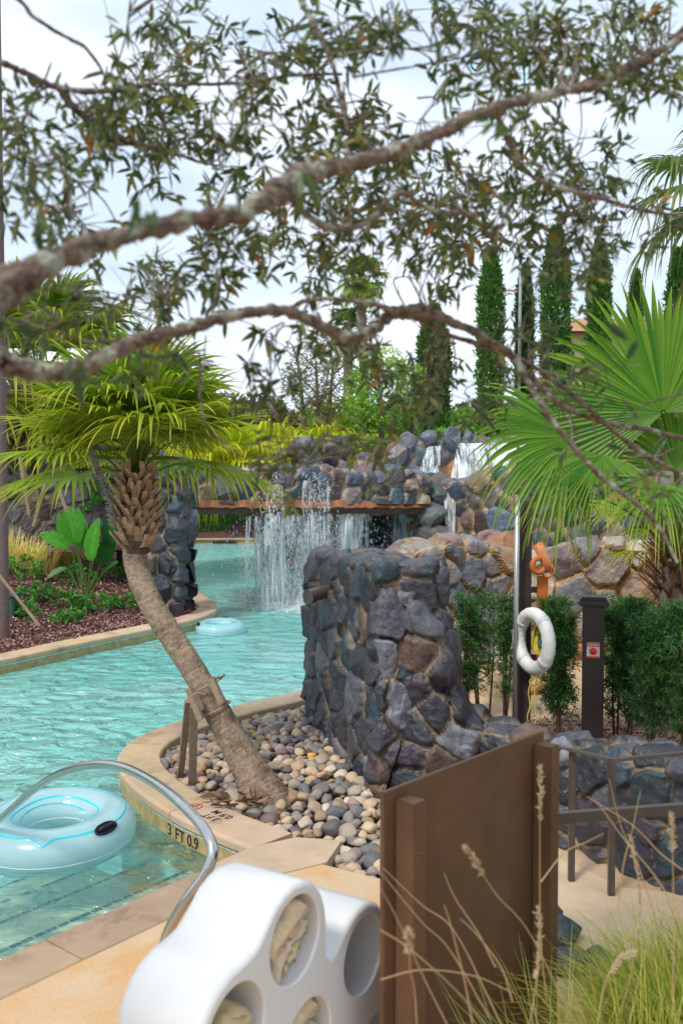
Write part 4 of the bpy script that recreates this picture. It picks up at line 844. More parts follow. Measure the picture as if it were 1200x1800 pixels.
# ================================================================== SWIM TUBES
def tube_mat():
    m = bpy.data.materials.new('clear_blue_vinyl'); m.use_nodes = True; t = m.node_tree; t.nodes.clear(); o = N(t, 'ShaderNodeOutputMaterial'); p = N(t, 'ShaderNodeBsdfPrincipled', inp={'Base Color': (.66, .87, .92, 1), 'Roughness': .16, 'Specular IOR Level': .6, 'Coat Weight': .4})
    tl = N(t, 'ShaderNodeBsdfTranslucent', inp={'Color': (.55, .85, .9, 1)}); tr = N(t, 'ShaderNodeBsdfTransparent', inp={'Color': (.78, .95, .97, 1)}); g = N(t, 'ShaderNodeTexCoord'); n = N(t, 'ShaderNodeTexNoise', inp={'Scale': 14, 'Detail': 4}); L(t, g.outputs['Object'], n.inputs['Vector']); b = N(t, 'ShaderNodeBump', inp={'Strength': .25, 'Distance': .01}); L(t, n.outputs['Fac'], b.inputs['Height']); L(t, b.outputs[0], p.inputs['Normal'])
    a = N(t, 'ShaderNodeMixShader', inp={'Fac': .3}); c = N(t, 'ShaderNodeMixShader', inp={'Fac': .36}); L(t, p.outputs[0], a.inputs[1]); L(t, tl.outputs[0], a.inputs[2]); L(t, a.outputs[0], c.inputs[1]); L(t, tr.outputs[0], c.inputs[2]); L(t, c.outputs[0], o.inputs[0]); return m
M_vinyl = tube_mat(); M_stripe = mat('turquoise_print', rough=.2, spec=.6, col=(.01, .55, .66), bump=0, namt=.05, coat=.4); M_hand = mat('black_rubber', rough=.3, col=(.012, .014, .02), bump=0); M_seam = mat('vinyl_seam', rough=.25, col=(.7, .85, .87), bump=0)
def swim(loc, R0, r0, rotz, label, hands, tilt=0):
    t = thing('swim_tube', loc, label, 'swim tube', 'inflatable swim tubes floating in the river'); o = Vector(loc); rt = Matrix.Rotation(tilt, 3, 'X') @ Matrix.Rotation(rotz, 3, 'Z')
    def P(th, ph, e=0): return o + rt @ Vector(((R0 + (r0 + e) * math.cos(ph)) * math.cos(th), (R0 + (r0 + e) * math.cos(ph)) * math.sin(th), (r0 + e) * .92 * math.sin(ph)))
    n1, n2 = 90, 36; mb = MB(); V = []
    for i in range(n1):
        th = 2 * math.pi * i / n1; wr = .0016 * math.sin(i * 2.5) 
        for k in range(n2): ph = 2 * math.pi * k / n2; V.append(tuple(P(th, ph, wr * (1 if math.cos(ph) < 0 else .3))))
    mb.add(V, [(i * n2 + k, ((i + 1) % n1) * n2 + k, ((i + 1) % n1) * n2 + (k + 1) % n2, i * n2 + (k + 1) % n2) for i in range(n1) for k in range(n2)]); mb.build('inflated_ring', M_vinyl, t, smooth=True)
    def stripe(ph0, wd, var, name, m, thr=(0, 6.2832), e=.0035):
        mb = MB(); V = []; n = 120
        for i in range(n + 1):
            th = thr[0] + (thr[1] - thr[0]) * i / n; v = var(th); 
            for s in (-1, -.4, .4, 1): V.append(tuple(P(th, ph0 + v + s * wd, e if abs(s) < 1 else e * .3)))
        mb.add(V, [(i * 4 + k, (i + 1) * 4 + k, (i + 1) * 4 + k + 1, i * 4 + k + 1) for i in range(n) for k in range(3)]); mb.build(name, m, t, smooth=True)
    stripe(R(128), .05, lambda a: .07 * math.sin(3 * a), 'printed_band', M_stripe); stripe(R(150), .03, lambda a: .12 * math.sin(2 * a + 1), 'printed_band', M_stripe, (.6, 4.4))
    stripe(R(58), .055, lambda a: .05 * math.sin(a * 2) + (-.35 * math.exp(-((a - 4.55) / .09) ** 2)) + (-.3 * math.exp(-((a - 1.4) / .09) ** 2)), 'printed_band', M_stripe)
    stripe(R(82), .016, lambda a: .1 * math.sin(a * 2 + 2), 'printed_band', M_stripe, (.2, 3.0))
    stripe(R(-14), .022, lambda a: 0, 'seam', M_seam); stripe(R(185), .02, lambda a: 0, 'seam', M_seam)
    for a in hands:
        c = P(a, R(50), 0); rad = (P(a, R(50), .1) - c).normalized(); tg = (P(a + .05, R(50)) - c).normalized(); h = bpy.data.objects.new('handle', None); mb = MB(); k = r0 / .2
        base_ = [c + tg * (.115 * k * math.cos(x)) + rad.cross(tg) * (.045 * k * math.sin(x)) + rad * .006 for x in np.linspace(0, 6.2832, 25)]
        mb.tube(base_, .009 * k, 8, caps=False); bs = [c + tg * (.112 * k * math.cos(x)) + rad.cross(tg) * (.042 * k * math.sin(x)) + rad * .007 for x in np.linspace(0, 6.2832, 24, endpoint=False)]; mb.add([tuple(x) for x in bs], [tuple(range(24))])
        mb.tube([c + tg * .085 * k + rad * .005, c + tg * .07 * k + rad * .035 * k, c + rad * .045 * k, c - tg * .07 * k + rad * .035 * k, c - tg * .085 * k + rad * .005], .014 * k, 8); mb.build('handle', M_hand, t, smooth=True)
    return t
swim((atz(98, 1478, 0).x, atz(98, 1478, 0).y, .085), .395, .165, .3, 'large pale blue inflatable ring with turquoise swirls floating by the handrail', (R(-32) - .3, R(200) - .3), R(2))
c = atz(388, 1112, 0); swim((c.x, c.y, .075), .285, .125, 1.3, 'small pale blue inflatable ring floating off the point of the left bank', (R(200) - 1.3 + .0, R(88) - 1.3), R(3))

# ================================================================== SPOTLIGHT ON THE WALL
M_bronze = mat('bronze_metal', rough=.4, spec=.5, col=(.13, .10, .085), bump=.05)
sp0 = at(618, 1040, 8.05); sp = thing('spotlight', sp0, 'brown cylindrical floodlight mounted on the left face of the dark stone wall', 'spotlight')
a_, b_ = at(578, 1038, 8.15), at(541, 1049, 7.95); dd = (b_ - a_).normalized()
mb = MB(); mb.tube([a_ - dd * .01, a_, a_ + dd * .03, b_ - dd * .02, b_, b_ - dd * .01, b_ - dd * .03], [.03, .05, .056, .06, .062, .054, .01], 20); mb.build('lamp_housing', M_bronze, sp, smooth=False)
mb = MB(); mb.tube([a_ + dd * .01, a_ - dd * .06, at(600, 1037, 8.1)], [.02, .018, .018], 8); mb.build('swivel_arm', M_bronze, sp); mb = MB(); mb.box(at(612, 1038, 8.1), (.05, .12, .11), bev=.008); mb.build('mounting_plate', M_bronze, sp)

# ================================================================== RAILINGS BY THE STEPS
rl = thing('handrail', atz(1003, 1550, .19), 'black metal railing with a scrolled end along the low dark stone wall', 'railing')
def bar(mb, a, b, w_=.022, h_=.012): 
    a, b = Vector(a), Vector(b); d = (b - a); l = d.length; q = d.to_track_quat('Y', 'Z').to_matrix(); mb.box((a + b) / 2, (w_, l, h_), q, bev=.002)
t0, t1, t2 = at(1000, 1317, 5.45), at(1076, 1336, 5.05), at(1260, 1318, 4.75)
mb = MB(); bar(mb, t0, t1, .04, .016); bar(mb, t1, t2, .04, .016)
scr = [t0 + Vector((0, 0, 0)), at(985, 1314, 5.5), at(978, 1325, 5.52), at(977, 1345, 5.53), at(984, 1362, 5.53), at(994, 1370, 5.53), at(999, 1384, 5.53), at(992, 1393, 5.53), at(982, 1388, 5.53), at(981, 1376, 5.53)]
mb.tube([Vector(p) for p in spline([tuple(p) for p in scr], 5)], .012, 8); mb.build('top_rail', M_bronzerail, rl)
for px, py, pt, D in ((1003, 1550, 1320, 5.42), (1073, 1575, 1338, 5.06)):
    mb = MB(); f = atz(px, py, .19); tp = at(px, pt, D); tp.x, tp.y = f.x + (tp.x - f.x) * .0 + 0, f.y; tp = Vector((f.x, f.y, at(px, pt, f.y).z)); mb.box((f + tp) / 2, (.036, .036, (tp - f).length), bev=.003); mb.build('post', M_bronzerail, rl)
rl2 = thing('handrail', (1.9, 4.3, .19), 'lower black metal rail crossing in front of the scrolled railing, right of the brown panel', 'railing')
mb = MB(); bar(mb, at(940, 1440, 4.6), at(1290, 1415, 4.3), .045, .05); mb.build('top_rail', M_bronzerail, rl2)
f = at(1262, 1420, 4.32); mb = MB(); mb.box(Vector((f.x, f.y, (f.z + .19) / 2)), (.04, .04, f.z - .19), bev=.003); mb.build('post', M_bronzerail, rl2)
f = at(952, 1440, 4.58); mb = MB(); mb.box(Vector((f.x, f.y, (f.z + .19) / 2)), (.04, .04, f.z - .19), bev=.003); mb.build('post', M_bronzerail, rl2)
# dark edging stones by the steps
for k, (px, py, rx) in enumerate(((985, 1640, .17), (955, 1600, .13), (1060, 1700, .15), (1010, 1690, .14), (1120, 1720, .16))):
    mb = MB(); q = atz(px, py, .24); boulder(mb, q, (rx, rx * .7, .1), (.05, .065, .07), 70 + k, 3); tag(mb.build('edging_stone', M_rock), ['dark rounded edging stone between panel and the sandy step path, farthest back', 'small dark edging stone right behind the brown panel post', 'dark edging stone half hidden in grass, middle of the path edge', 'dark edging stone in the grass just left of the middle one', 'dark edging stone in the grass farthest right'][k], 'stone', 'dark stones edging the sandy path')
# sandy flagged path stone
mb = MB(); pp = [atz(x, y, .196) for x, y in ((940, 1490), (1010, 1520), (1090, 1560), (1300, 1580), (1300, 1740), (1150, 1700), (1030, 1672), (975, 1640), (940, 1600))]
mb.add([(p.x, p.y, .197) for p in pp], [tuple(range(len(pp)))[::-1]], (.62, .46, .30)); pth = mb.build('path', mat('sand_path', rough=.85, ns=5, namt=.14, bump=.3, bscale=60)); tag(pth, kind='structure')

# ================================================================== LIFE-SAVING POST, RESCUE POLE, BOLLARD
mb = MB(); q0, q1 = at(919, 1272, 7.75), at(921, 880, 7.75); mb.box(Vector((q0.x, 7.75, (q1.z + TZ) / 2)), (.10, .10, q1.z - TZ), bev=.004); tag(mb.build('wooden_post', mat('dark_stained_wood', rough=.7, col=(.045, .03, .028), ns=14, namt=.3, bump=.3)), 'dark brown square post right behind the silver rescue pole', 'post')
rp = thing('rescue_pole', at(903, 1266, 7.6), 'long silver rescue pole standing upright against the dark post, teal hook on top', 'rescue pole')
mb = MB(); mb.tube([at(904, 1268, 7.6), at(909, 870, 7.6)], .021, 12); mb.tube([at(909, 872, 7.6), at(918, 168, 7.6)], .0125, 10); mb.build('shaft', M_alu, rp, smooth=True)
M_teal = mat('teal_hook', rough=.35, col=(.02, .26, .32), bump=0)
hk = [(918, 172), (921, 145), (918, 110), (902, 84), (880, 72), (858, 78), (848, 90), (836, 92), (828, 104), (829, 118), (839, 124), (850, 112), (853, 100), (849, 88)]
mb = MB(); mb.tube([at(*q, 7.6) for q in spline(hk, 6)], .009, 8); mb.build('hook', M_teal, rp, smooth=True)
ls = thing('lifebuoy_post', at(953, 1250, 7.68), 'orange painted post with a slanted tube and two rings on top, behind the lifebuoy', 'post')
mb = MB(); q = at(953, 1012, 7.68); zb2 = at(953, 1178, 7.68).z; mb.box(Vector((q.x, 7.68, (q.z + zb2) / 2)), (.085, .05, q.z - zb2), bev=.006); mb.build('upright', M_orange, ls)
for zz in (q.z - .12, zb2 + .1): mb = MB(); mb.box(Vector(((q.x + q0.x) / 2 + .02, 7.72, zz)), (q.x - q0.x + .02, .02, .05), bev=.003); mb.build('bracket', M_black, ls)
mb = MB(); mb.tube([at(966, 1004, 7.62), at(958, 985, 7.62), at(944, 957, 7.62), at(943.5, 956, 7.62), at(946, 960, 7.62)], [.042, .042, .042, .034, .03], 16); mb.build('rod_holder', mat('terracotta_tube', rough=.45, col=(.56, .19, .08), bump=0), ls, smooth=True)
for px, py, rr, th_, yaw in ((946, 994, .058, .022, .3), (962, 1003, .052, .008, -.5)):
    mb = MB(); c = at(px, py, 7.6); mb.tube([c + Vector((math.cos(a) * rr * math.cos(yaw), math.cos(a) * rr * math.sin(yaw), math.sin(a) * rr)) for a in np.linspace(0, 6.2832, 25)], th_, 10, caps=False); mb.build('ring', M_orange, ls, smooth=True)
lc = at(937, 1127, 7.45); lb = thing('lifebuoy', lc, 'white lifebuoy ring with grey straps hung on the orange post, yellow rope trailing', 'lifebuoy')
nb = Vector((-.93, -.36, .02)).normalized(); ub = Vector((-.05, 0, 1)); ub = (ub - nb * ub.dot(nb)).normalized(); sb = nb.cross(ub)
def LP(th, ph, r=.056, e=0): d = ub * math.cos(th) + sb * math.sin(th); return lc + d * (.215 + (r + e) * math.cos(ph)) + nb * (r + e) * .95 * math.sin(ph)
mb = MB(); V = [tuple(LP(2 * math.pi * i / 72, 2 * math.pi * k / 20, e=.0015 * math.sin(i * 1.9 + k))) for i in range(72) for k in range(20)]; mb.add(V, [(i * 20 + k, ((i + 1) % 72) * 20 + k, ((i + 1) % 72) * 20 + (k + 1) % 20, i * 20 + (k + 1) % 20) for i in range(72) for k in range(20)]); mb.build('ring', M_ring, lb, smooth=True)
M_strap = mat('grey_strap', rough=.6, col=(.55, .56, .62), bump=0)
for a in (R(50), R(140), R(230), R(320)):
    mb = MB(); V = [tuple(LP(a + s, 2 * math.pi * k / 20, e=.004 if abs(s) < .09 else 0)) for s in (-.1, -.085, .085, .1) for k in range(20)]; mb.add(V, [(i * 20 + k, (i + 1) * 20 + k, (i + 1) * 20 + (k + 1) % 20, i * 20 + (k + 1) % 20) for i in range(3) for k in range(20)]); mb.build('strap', M_strap, lb, smooth=True)
M_yrope = mat('yellow_rope', rough=.7, col=(.62, .47, .05), bump=0); mb = MB()
for k in range(7):
    c = lc + Vector((.06 + .006 * k, .07, .01)); mb.tube([c + Vector((math.cos(a) * (.052 + .004 * math.sin(k)), .02 * math.sin(a * 2 + k), math.sin(a) * (.14 - .006 * k))) for a in np.linspace(0, 6.2832, 20)], .006, 6, caps=False)
rp_ = [(936, 1185), (930, 1200), (942, 1204), (951, 1195), (944, 1187), (934, 1196), (928, 1218), (931, 1240), (926, 1262), (934, 1278), (942, 1262), (938, 1236), (940, 1206), (944, 1195)]
mb.tube([at(*q, 7.5) for q in spline(rp_, 5)], .005, 6); mb.tube([at(*q, 7.5) for q in spline([(934, 1186), (946, 1190), (952, 1205), (948, 1212)], 5)], .007, 6); mb.build('rope', M_yrope, lb)
mb = MB(); boulder(mb, at(949, 1130, 7.52), (.026, .03, .05), (.02, .35, .55), 5, 2); mb.build('float', M_gen, lb)
# bollard with the emergency button
bl = at(1041, 1180, 7.35); bz0 = TZ; bt = at(1041, 1064, 7.35).z; bo = thing('bollard', (bl.x, bl.y, bz0), 'black square bollard with a red emergency push button on its front', 'bollard'); yaw = Matrix.Rotation(R(-14), 3, 'Z')
mb = MB(); mb.box((bl.x, bl.y, (bt + bz0) / 2), (.165, .165, bt - bz0), yaw, bev=.006); mb.box((bl.x, bl.y, at(1041, 1113, 7.35).z), (.178, .178, .022), yaw, bev=.005); mb.build('body', M_black, bo)
mb = MB(); mb.box((bl.x, bl.y, bt + .028), (.235, .235, .045), yaw, bev=.012); mb.box((bl.x, bl.y, bt + .06), (.2, .2, .03), yaw, bev=.012); mb.build('cap', M_black, bo)
fx = yaw @ Vector((0, -1, 0)); rx_ = yaw @ Vector((1, 0, 0)); pc = Vector((bl.x, bl.y, 0)) + fx * .0845; pc.z = at(1037, 1144, 7.25).z
mb = MB(); mb.box(pc, (.098, .006, .12), yaw, bev=.002); sg = mb.build('sign_plate', mat('cream_sign', rough=.5, col=(.72, .66, .48), bump=0), bo)
M_sred = mat('sign_red', rough=.4, col=(.55, .03, .02), bump=0)
mb = MB(); mb.box(pc + fx * .004 + Vector((0, 0, .044)), (.096, .003, .028), yaw); mb.box(pc + fx * .004 + Vector((0, 0, -.052)), (.096, .003, .012), yaw); mb.build('red_band', M_sred, bo)
text('EMERGENCY', .0165, pc + fx * .0058 + Vector((0, 0, .038)) - rx_ * .045, rx_, (0, 0, 1), M_white, parent=bo, ext=.0003)
mb = MB(); b0 = pc + fx * .004 + Vector((0, 0, -.006)); mb.tube([b0, b0 + fx * .018, b0 + fx * .026, b0 + fx * .028], [.027, .027, .022, .004], 18); mb.build('push_button', mat('red_button', rough=.25, col=(.6, .01, .03), bump=0), bo, smooth=True)

# ================================================================== HEDGE SHRUBS
def podo(px, yt, yb, D, wpx, n, seed, label, parts=True, dens=1.0, ca=(.03, .10, .03), cb=(.13, .30, .07)):
    random.seed(seed); b = at(px, yb, D); b.z = TZ; tp = at(px, yt, D); h = tp.z - TZ; wd = wpx / 1650 * D; t = thing('podocarpus_shrub', b, label, 'shrub', 'hedge shrubs with needle leaves on the right terrace')
    P, Dr = [], []; 
    for s in range(n):
        a = random.uniform(0, 6.28); x0 = random.uniform(-.25, .25) * wd; st = [Vector((b.x + x0 * .6, b.y + random.uniform(-.1, .1), TZ - .05)), Vector((b.x + x0 * 1.1, b.y + random.uniform(-.12, .12), TZ + h * .5)), Vector((b.x + random.uniform(-.45, .45) * wd, b.y + random.uniform(-.15, .15), TZ + h * random.uniform(.8, 1.0)))]
        st = [Vector(q) for q in spline([tuple(q) for q in st], 10)]; mb = MB(); mb.tube(st, [.011 - .007 * i / 20 for i in range(len(st))], 6, (.13, .085, .06)); mb.build('stem', M_bark, t)
        for k in range(int(95 * dens)):
            u = random.uniform(.12, 1) ** .75; i = min(len(st) - 1, int(u * (len(st) - 1))); p = st[i]; a = random.uniform(0, 6.28); e = random.uniform(.15, .95); l = random.uniform(.04, .5) * wd * (1.1 - .45 * u)
            d = Vector((math.cos(a), math.sin(a) * .8, e)).normalized(); P.append(p + d * l); Dr.append(d + Vector((0, 0, .4)))
            if random.random() < .5: P.append(p + d * l * .6); Dr.append(d)
    mb = MB(); whorls(mb, np.array(P), np.array(Dr), 13, .062, .0085, ca, cb, 1.2, .1); mb.build('foliage', M_leaf, t)
podo(812, 1030, 1235, 8.3, 60, 3, 1, 'needle-leaved shrub nearest the dark stone wall, left end of the row', dens=.6)
podo(848, 1022, 1240, 8.5, 62, 3, 2, 'thin tall shrub with bare lower stems, second from the dark wall', dens=.6)
podo(884, 1028, 1245, 8.2, 50, 3, 3, 'shrub directly left of the silver rescue pole, sparse at its foot', dens=.6)
podo(988, 1045, 1290, 7.6, 72, 4, 4, 'dense upright shrub between the lifebuoy and the black bollard', dens=1.5)
podo(1092, 1040, 1300, 7.55, 75, 4, 6, 'shrub directly right of the black bollard, brushing against it', dens=1.5)
podo(1150, 1050, 1305, 7.2, 100, 4, 7, 'broad dark shrub second to the right of the black bollard', dens=1.3)
podo(1210, 1060, 1310, 7.0, 100, 4, 8, 'shrub at the right edge of the picture behind the railing', dens=1.3)
podo(1120, 1055, 1300, 8.2, 130, 5, 9, 'shrub standing behind the two right of the bollard', dens=1.5)
for k, (px, py, rx, col) in enumerate(((950, 1205, .35, (.42, .26, .12)), (870, 1210, .3, (.5, .36, .22)), (890, 1160, .35, (.46, .36, .26)), (968, 1160, .4, (.4, .28, .17)))):
    mb = MB(); boulder(mb, atz(px, py, TZ + .06), (rx, rx * .6, .22), col, 120 + k, 3); tag(mb.build('boulder', M_rock), ['rounded tan boulder on the terrace just under the lifebuoy', 'pale sandy boulder glimpsed between the shrubs left of the pole', 'cream boulder farther back left of the pole', 'tan boulder behind the shrub beside the lifebuoy'][k], 'boulder', 'tan boulders on the terrace')

# ================================================================== LEANING PALM
GR, YL = (.07, .27, .018), (.62, .60, .04)
pb_ = atz(452, 1378, .2); lp_ = thing('leaning_palm', pb_, 'leaning fan palm with curved bare trunk rooted in the pebble bed', 'palm tree')
tr = [(474, 1446, 6.95, 56), (465, 1408, 7.0, 47), (446, 1368, 7.05, 34), (423, 1325, 7.1, 28), (384, 1255, 7.15, 24), (340, 1178, 7.2, 22), (296, 1110, 7.25, 21.5), (260, 1050, 7.3, 21), (240, 995, 7.35, 21), (237, 950, 7.35, 22)]
S = spline(tr, 9); P = [at(q[0], q[1], q[2]) for q in S]; rr = [q[3] / 1650 * q[2] * (1 + .012 * random.uniform(-1, 1)) for i, q in enumerate(S)]
# a finer ringed trunk
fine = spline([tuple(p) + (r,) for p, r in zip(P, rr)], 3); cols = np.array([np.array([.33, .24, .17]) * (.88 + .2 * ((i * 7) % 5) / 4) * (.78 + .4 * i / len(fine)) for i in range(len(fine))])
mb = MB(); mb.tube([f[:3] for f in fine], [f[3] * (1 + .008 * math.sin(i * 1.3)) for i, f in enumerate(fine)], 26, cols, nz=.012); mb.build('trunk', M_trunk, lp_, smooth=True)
bt0, bt1 = at(240, 965, 7.35), at(240, 822, 7.35)
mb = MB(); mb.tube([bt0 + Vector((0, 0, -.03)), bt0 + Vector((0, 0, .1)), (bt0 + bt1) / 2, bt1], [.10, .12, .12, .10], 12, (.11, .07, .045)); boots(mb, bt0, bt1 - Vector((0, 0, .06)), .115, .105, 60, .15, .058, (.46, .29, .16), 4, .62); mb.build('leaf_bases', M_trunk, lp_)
crown(lp_, bt1 + Vector((0, 0, 0)), 32, .56, .80, 3, GR, YL, elev=(89, 22), front=True, tip=.75, droop=.26, nf=40, pw=.011)
random.seed(3); mb = MB(); fs = [at(202, 925, 7.3), at(190, 870, 7.3), at(172, 825, 7.28), at(160, 795, 7.25)]; fs = [Vector(q) for q in spline([tuple(f) for f in fs], 10)]; mb.tube(fs, .012, 6, (.5, .42, .36))
PP = np.array([tuple(random.choice(fs)) for _ in range(520)]); leaves(mb, PP, np.tile([-.25, -.1, .7], (520, 1)) + rng.normal(0, .6, (520, 3)), .055, .012, lcol(520, (.42, .33, .30), (.66, .56, .54))); mb.build('dried_flower_stalk', M_leaf, lp_)
# timber brace
br = thing('palm_brace', atz(335, 1370, .19), 'two grey timber props with strapped blocks holding up the leaning palm', 'tree brace'); WC = (.27, .20, .14)
for (a, b, w_) in (((338, 1378), (341, 1240), .062), ((317, 1365), (331, 1232), .05)):
    fa = atz(a[0], a[1], .15); tb_ = at(b[0], b[1], 7.05); d = tb_ - fa; mb = MB(); mb.box((fa + tb_) / 2, (w_, .04, d.length), (d.to_track_quat('Z', 'Y').to_matrix()), np.array(WC) * 1.0, bev=.003); mb.build('prop', M_wood, br)
def trk(px_off, t):   # point beside trunk
    i = int(t * (len(P) - 1)); return P[i]
for (a, b, w_) in (((333, 1213), (352, 1262), .05), ((372, 1195), (390, 1233), .05), ((352, 1245), (343, 1222), .05)):
    a3, b3 = at(*a, 7.0), at(*b, 6.98); d = b3 - a3; mb = MB(); mb.box((a3 + b3) / 2, (w_ * .9, .05, d.length + .03), d.to_track_quat('Z', 'Y').to_matrix(), WC, bev=.003); mb.build('block', M_wood, br)
for y0, y1, xa, xb in ((1222, 1196, 326, 386), (1262, 1240, 350, 400)):
    mb = MB(); c0, c1 = at(xa, y0, 7.05), at(xb, y1, 7.05); ax = (c1 - c0).normalized(); cen_ = (c0 + c1) / 2 + Vector((0, .1, 0)); r_ = (c1 - c0).length / 2 + .004
    mb.tube([cen_ + ax * r_ * math.cos(a) + Vector((0, 1, 0)) * (-.12) * math.sin(a) for a in np.linspace(0, 6.2832, 30)], .008, 6, (.30, .22, .14), caps=False); mb.build('strap', M_wood, br)
mb = MB(); mb.tube([at(*q, 7.0) for q in ((386, 1195), (395, 1186), (391, 1190), (382, 1192), (374, 1196))], .007, 6, (.1, .09, .08)); mb.build('strap_end', M_wood, br)
mb = MB(); q = atz(415, 1412, .2)
for k in range(26): leaves(mb, np.array([[q.x + random.uniform(-.2, .22), q.y + random.uniform(-.1, .06), .21 + random.uniform(0, .03)]]), np.array([[random.uniform(-1, 1), random.uniform(-.4, .4), .15]]), .12, .05, np.array([[.16, .10, .06]]) * random.uniform(.6, 1.6))
tag(mb.build('dry_leaves', M_chip), 'brown fallen leaf litter at the edge of the pebbles below the palm', 'leaf litter', kind='stuff')
# ================================================================== OTHER PALMS
def palm(name, label, base, trunk, boot, cr, col=(.26, .20, .16)):
    t = thing(name, base, label, 'palm tree'); mb = MB(); mb.tube([Vector(q[:3]) for q in trunk], [q[3] for q in trunk], 14, col, nz=.04); mb.build('trunk', M_trunk, t)
    if boot: mb = MB(); boots(mb, *boot); mb.build('leaf_bases', M_trunk, t)
    crown(t, *cr[0], **cr[1]); return t
b = at(48, 930, 21); b.z = float(terrL(b.x, b.y)[0]); q0, q1 = at(40, 880, 21), at(66, 690, 21)
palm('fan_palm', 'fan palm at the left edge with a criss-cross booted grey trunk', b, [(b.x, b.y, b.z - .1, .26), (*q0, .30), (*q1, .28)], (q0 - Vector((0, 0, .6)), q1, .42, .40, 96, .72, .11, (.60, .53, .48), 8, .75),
     ((q1 + Vector((0, 0, .1)), 34, 1.7, 1.75, 7, (.09, .24, .018), (.55, .50, .03)), dict(elev=(88, -8), tip=.9, droop=.35, nf=36, pw=.02)))
q1 = at(1185, 985, 8.4)
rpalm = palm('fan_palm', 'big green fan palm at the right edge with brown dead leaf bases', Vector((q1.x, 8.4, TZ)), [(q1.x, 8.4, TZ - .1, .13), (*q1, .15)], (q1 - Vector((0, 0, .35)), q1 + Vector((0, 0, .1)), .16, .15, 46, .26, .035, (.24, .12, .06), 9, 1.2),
     ((q1, 11, .7, .66, 9, (.06, .22, .02), YL), dict(elev=(66, 30), tip=.6, droop=.35, nf=40, pw=.012, az0=-60, azs=200)))
def bigfan(px, py, D, adir, nrm, Rb, seed, spread=210, droop=.3, nf=50, tip=.4, ca=(.055, .22, .015), base=None, **k):
    h = at(px, py, D); b_ = base or q1; mid = (h + b_) / 2 + Vector((.05, 0, .08)); return frond(b_, mid, h, adir, nrm, Rb, nf=nf, spread=spread, droop=droop, ca=ca, cb=(.50, .55, .04), tip=tip, pw=.014, parent=rpalm, seed=seed, **k)
bigfan(1035, 762, 6.3, (-.75, -.1, .12), (.25, -.93, .35), .86, 71, 235, .42, 54, .5, droop=None) if False else None
bigfan(1005, 768, 6.3, (-1, -.12, .16), (-.1, -.85, .45), .84, 71, spread=205, droop=.30, nf=52, tip=.45, joined=.58)
bigfan(1060, 800, 6.0, (-.35, -.4, -.6), (-.3, -.9, .3), .52, 72, spread=170, droop=.25, nf=40, tip=.7, joined=.4)
bigfan(1165, 725, 6.2, (-.38, .1, .95), (-.25, -.95, .05), 1.02, 73, spread=225, droop=.12, nf=60, tip=.35, joined=.62)
bigfan(1075, 790, 6.6, (-.6, .1, .55), (-.3, -.85, .3), .85, 74, spread=190, droop=.3, nf=46, tip=.4)
bigfan(1160, 850, 5.8, (-.2, -.5, -.3), (0, -.6, .8), .55, 75, spread=200, droop=.4, nf=40, tip=.8, joined=.35)
bigfan(1190, 830, 6.4, (.2, .1, .7), (0, -.9, .3), .85, 76, spread=200, droop=.35, nf=46, tip=.5)
bigfan(1000, 850, 6.6, (-.6, -.2, -.2), (-.1, -.6, .7), .56, 77, spread=190, droop=.45, nf=44, tip=.8, joined=.4)
q1 = at(1330, 330, 12.5)
palm('fan_palm', 'tall fan palm whose crown enters the picture at upper right', (q1.x, 12.5, .3), [(q1.x, 12.5, .2, .2), (q1.x, 12.5, 3, .18), (*q1, .17)], None, ((q1, 24, 1.0, 1.05, 21, (.05, .14, .03), (.3, .32, .08)), dict(elev=(85, -45), tip=.6, droop=.45, nf=34, pw=.02)))
q1 = at(634, 492, 46)
palm('fan_palm', 'small distant cabbage palm with round crown against the sky', (q1.x, 46, 0), [(q1.x + .3, 46, 0, .24), (q1.x + .2, 46, 7, .2), (q1.x, 46, q1.z - 1, .24), (*q1, .2)], (q1 - Vector((0, 0, 1.5)), q1 - Vector((0, 0, .2)), .22, .26, 34, .5, .12, (.55, .38, .26), 3, .5), ((q1, 26, .8, .9, 31, (.12, .32, .03), (.45, .5, .06)), dict(elev=(88, -30), tip=.5, droop=.3, nf=20, pw=.03)))
q1 = at(612, 585, 48)
palm('fan_palm', 'lower distant palm left of and beneath the small cabbage palm', (q1.x, 48, 0), [(q1.x, 48, 0, .25), (*q1, .25)], None, ((q1, 20, .9, 1.0, 32, (.06, .17, .03), (.32, .36, .06)), dict(elev=(88, -20), tip=.4, droop=.3, nf=18, pw=.03)))
for k, (px, py, D, lab) in enumerate(((415, 790, 27, 'yellow-green feathery palm clump behind the bridge, left of the others'), (475, 785, 29, 'bright yellow palm clump behind the bridge parapet'), (560, 770, 33, 'light green palm clump behind the dark boulders of the mound'), (350, 800, 26, 'yellow palm clump just right of the stone pillar top'), (160, 800, 24, 'yellow-green palm clump behind the fence on the left'))):
    q = at(px, py, D); t = thing('clumping_palm', (q.x, q.y, q.z - 1.5), lab, 'palm', 'low palm clumps behind the water features'); crown(t, q - Vector((0, 0, .7)), 16, .9, 1.35, 60 + k, (.42, .56, .02), (.95, .76, .03), elev=(85, 10), tip=.8, droop=.5, nf=24, pw=.02, spread=190)

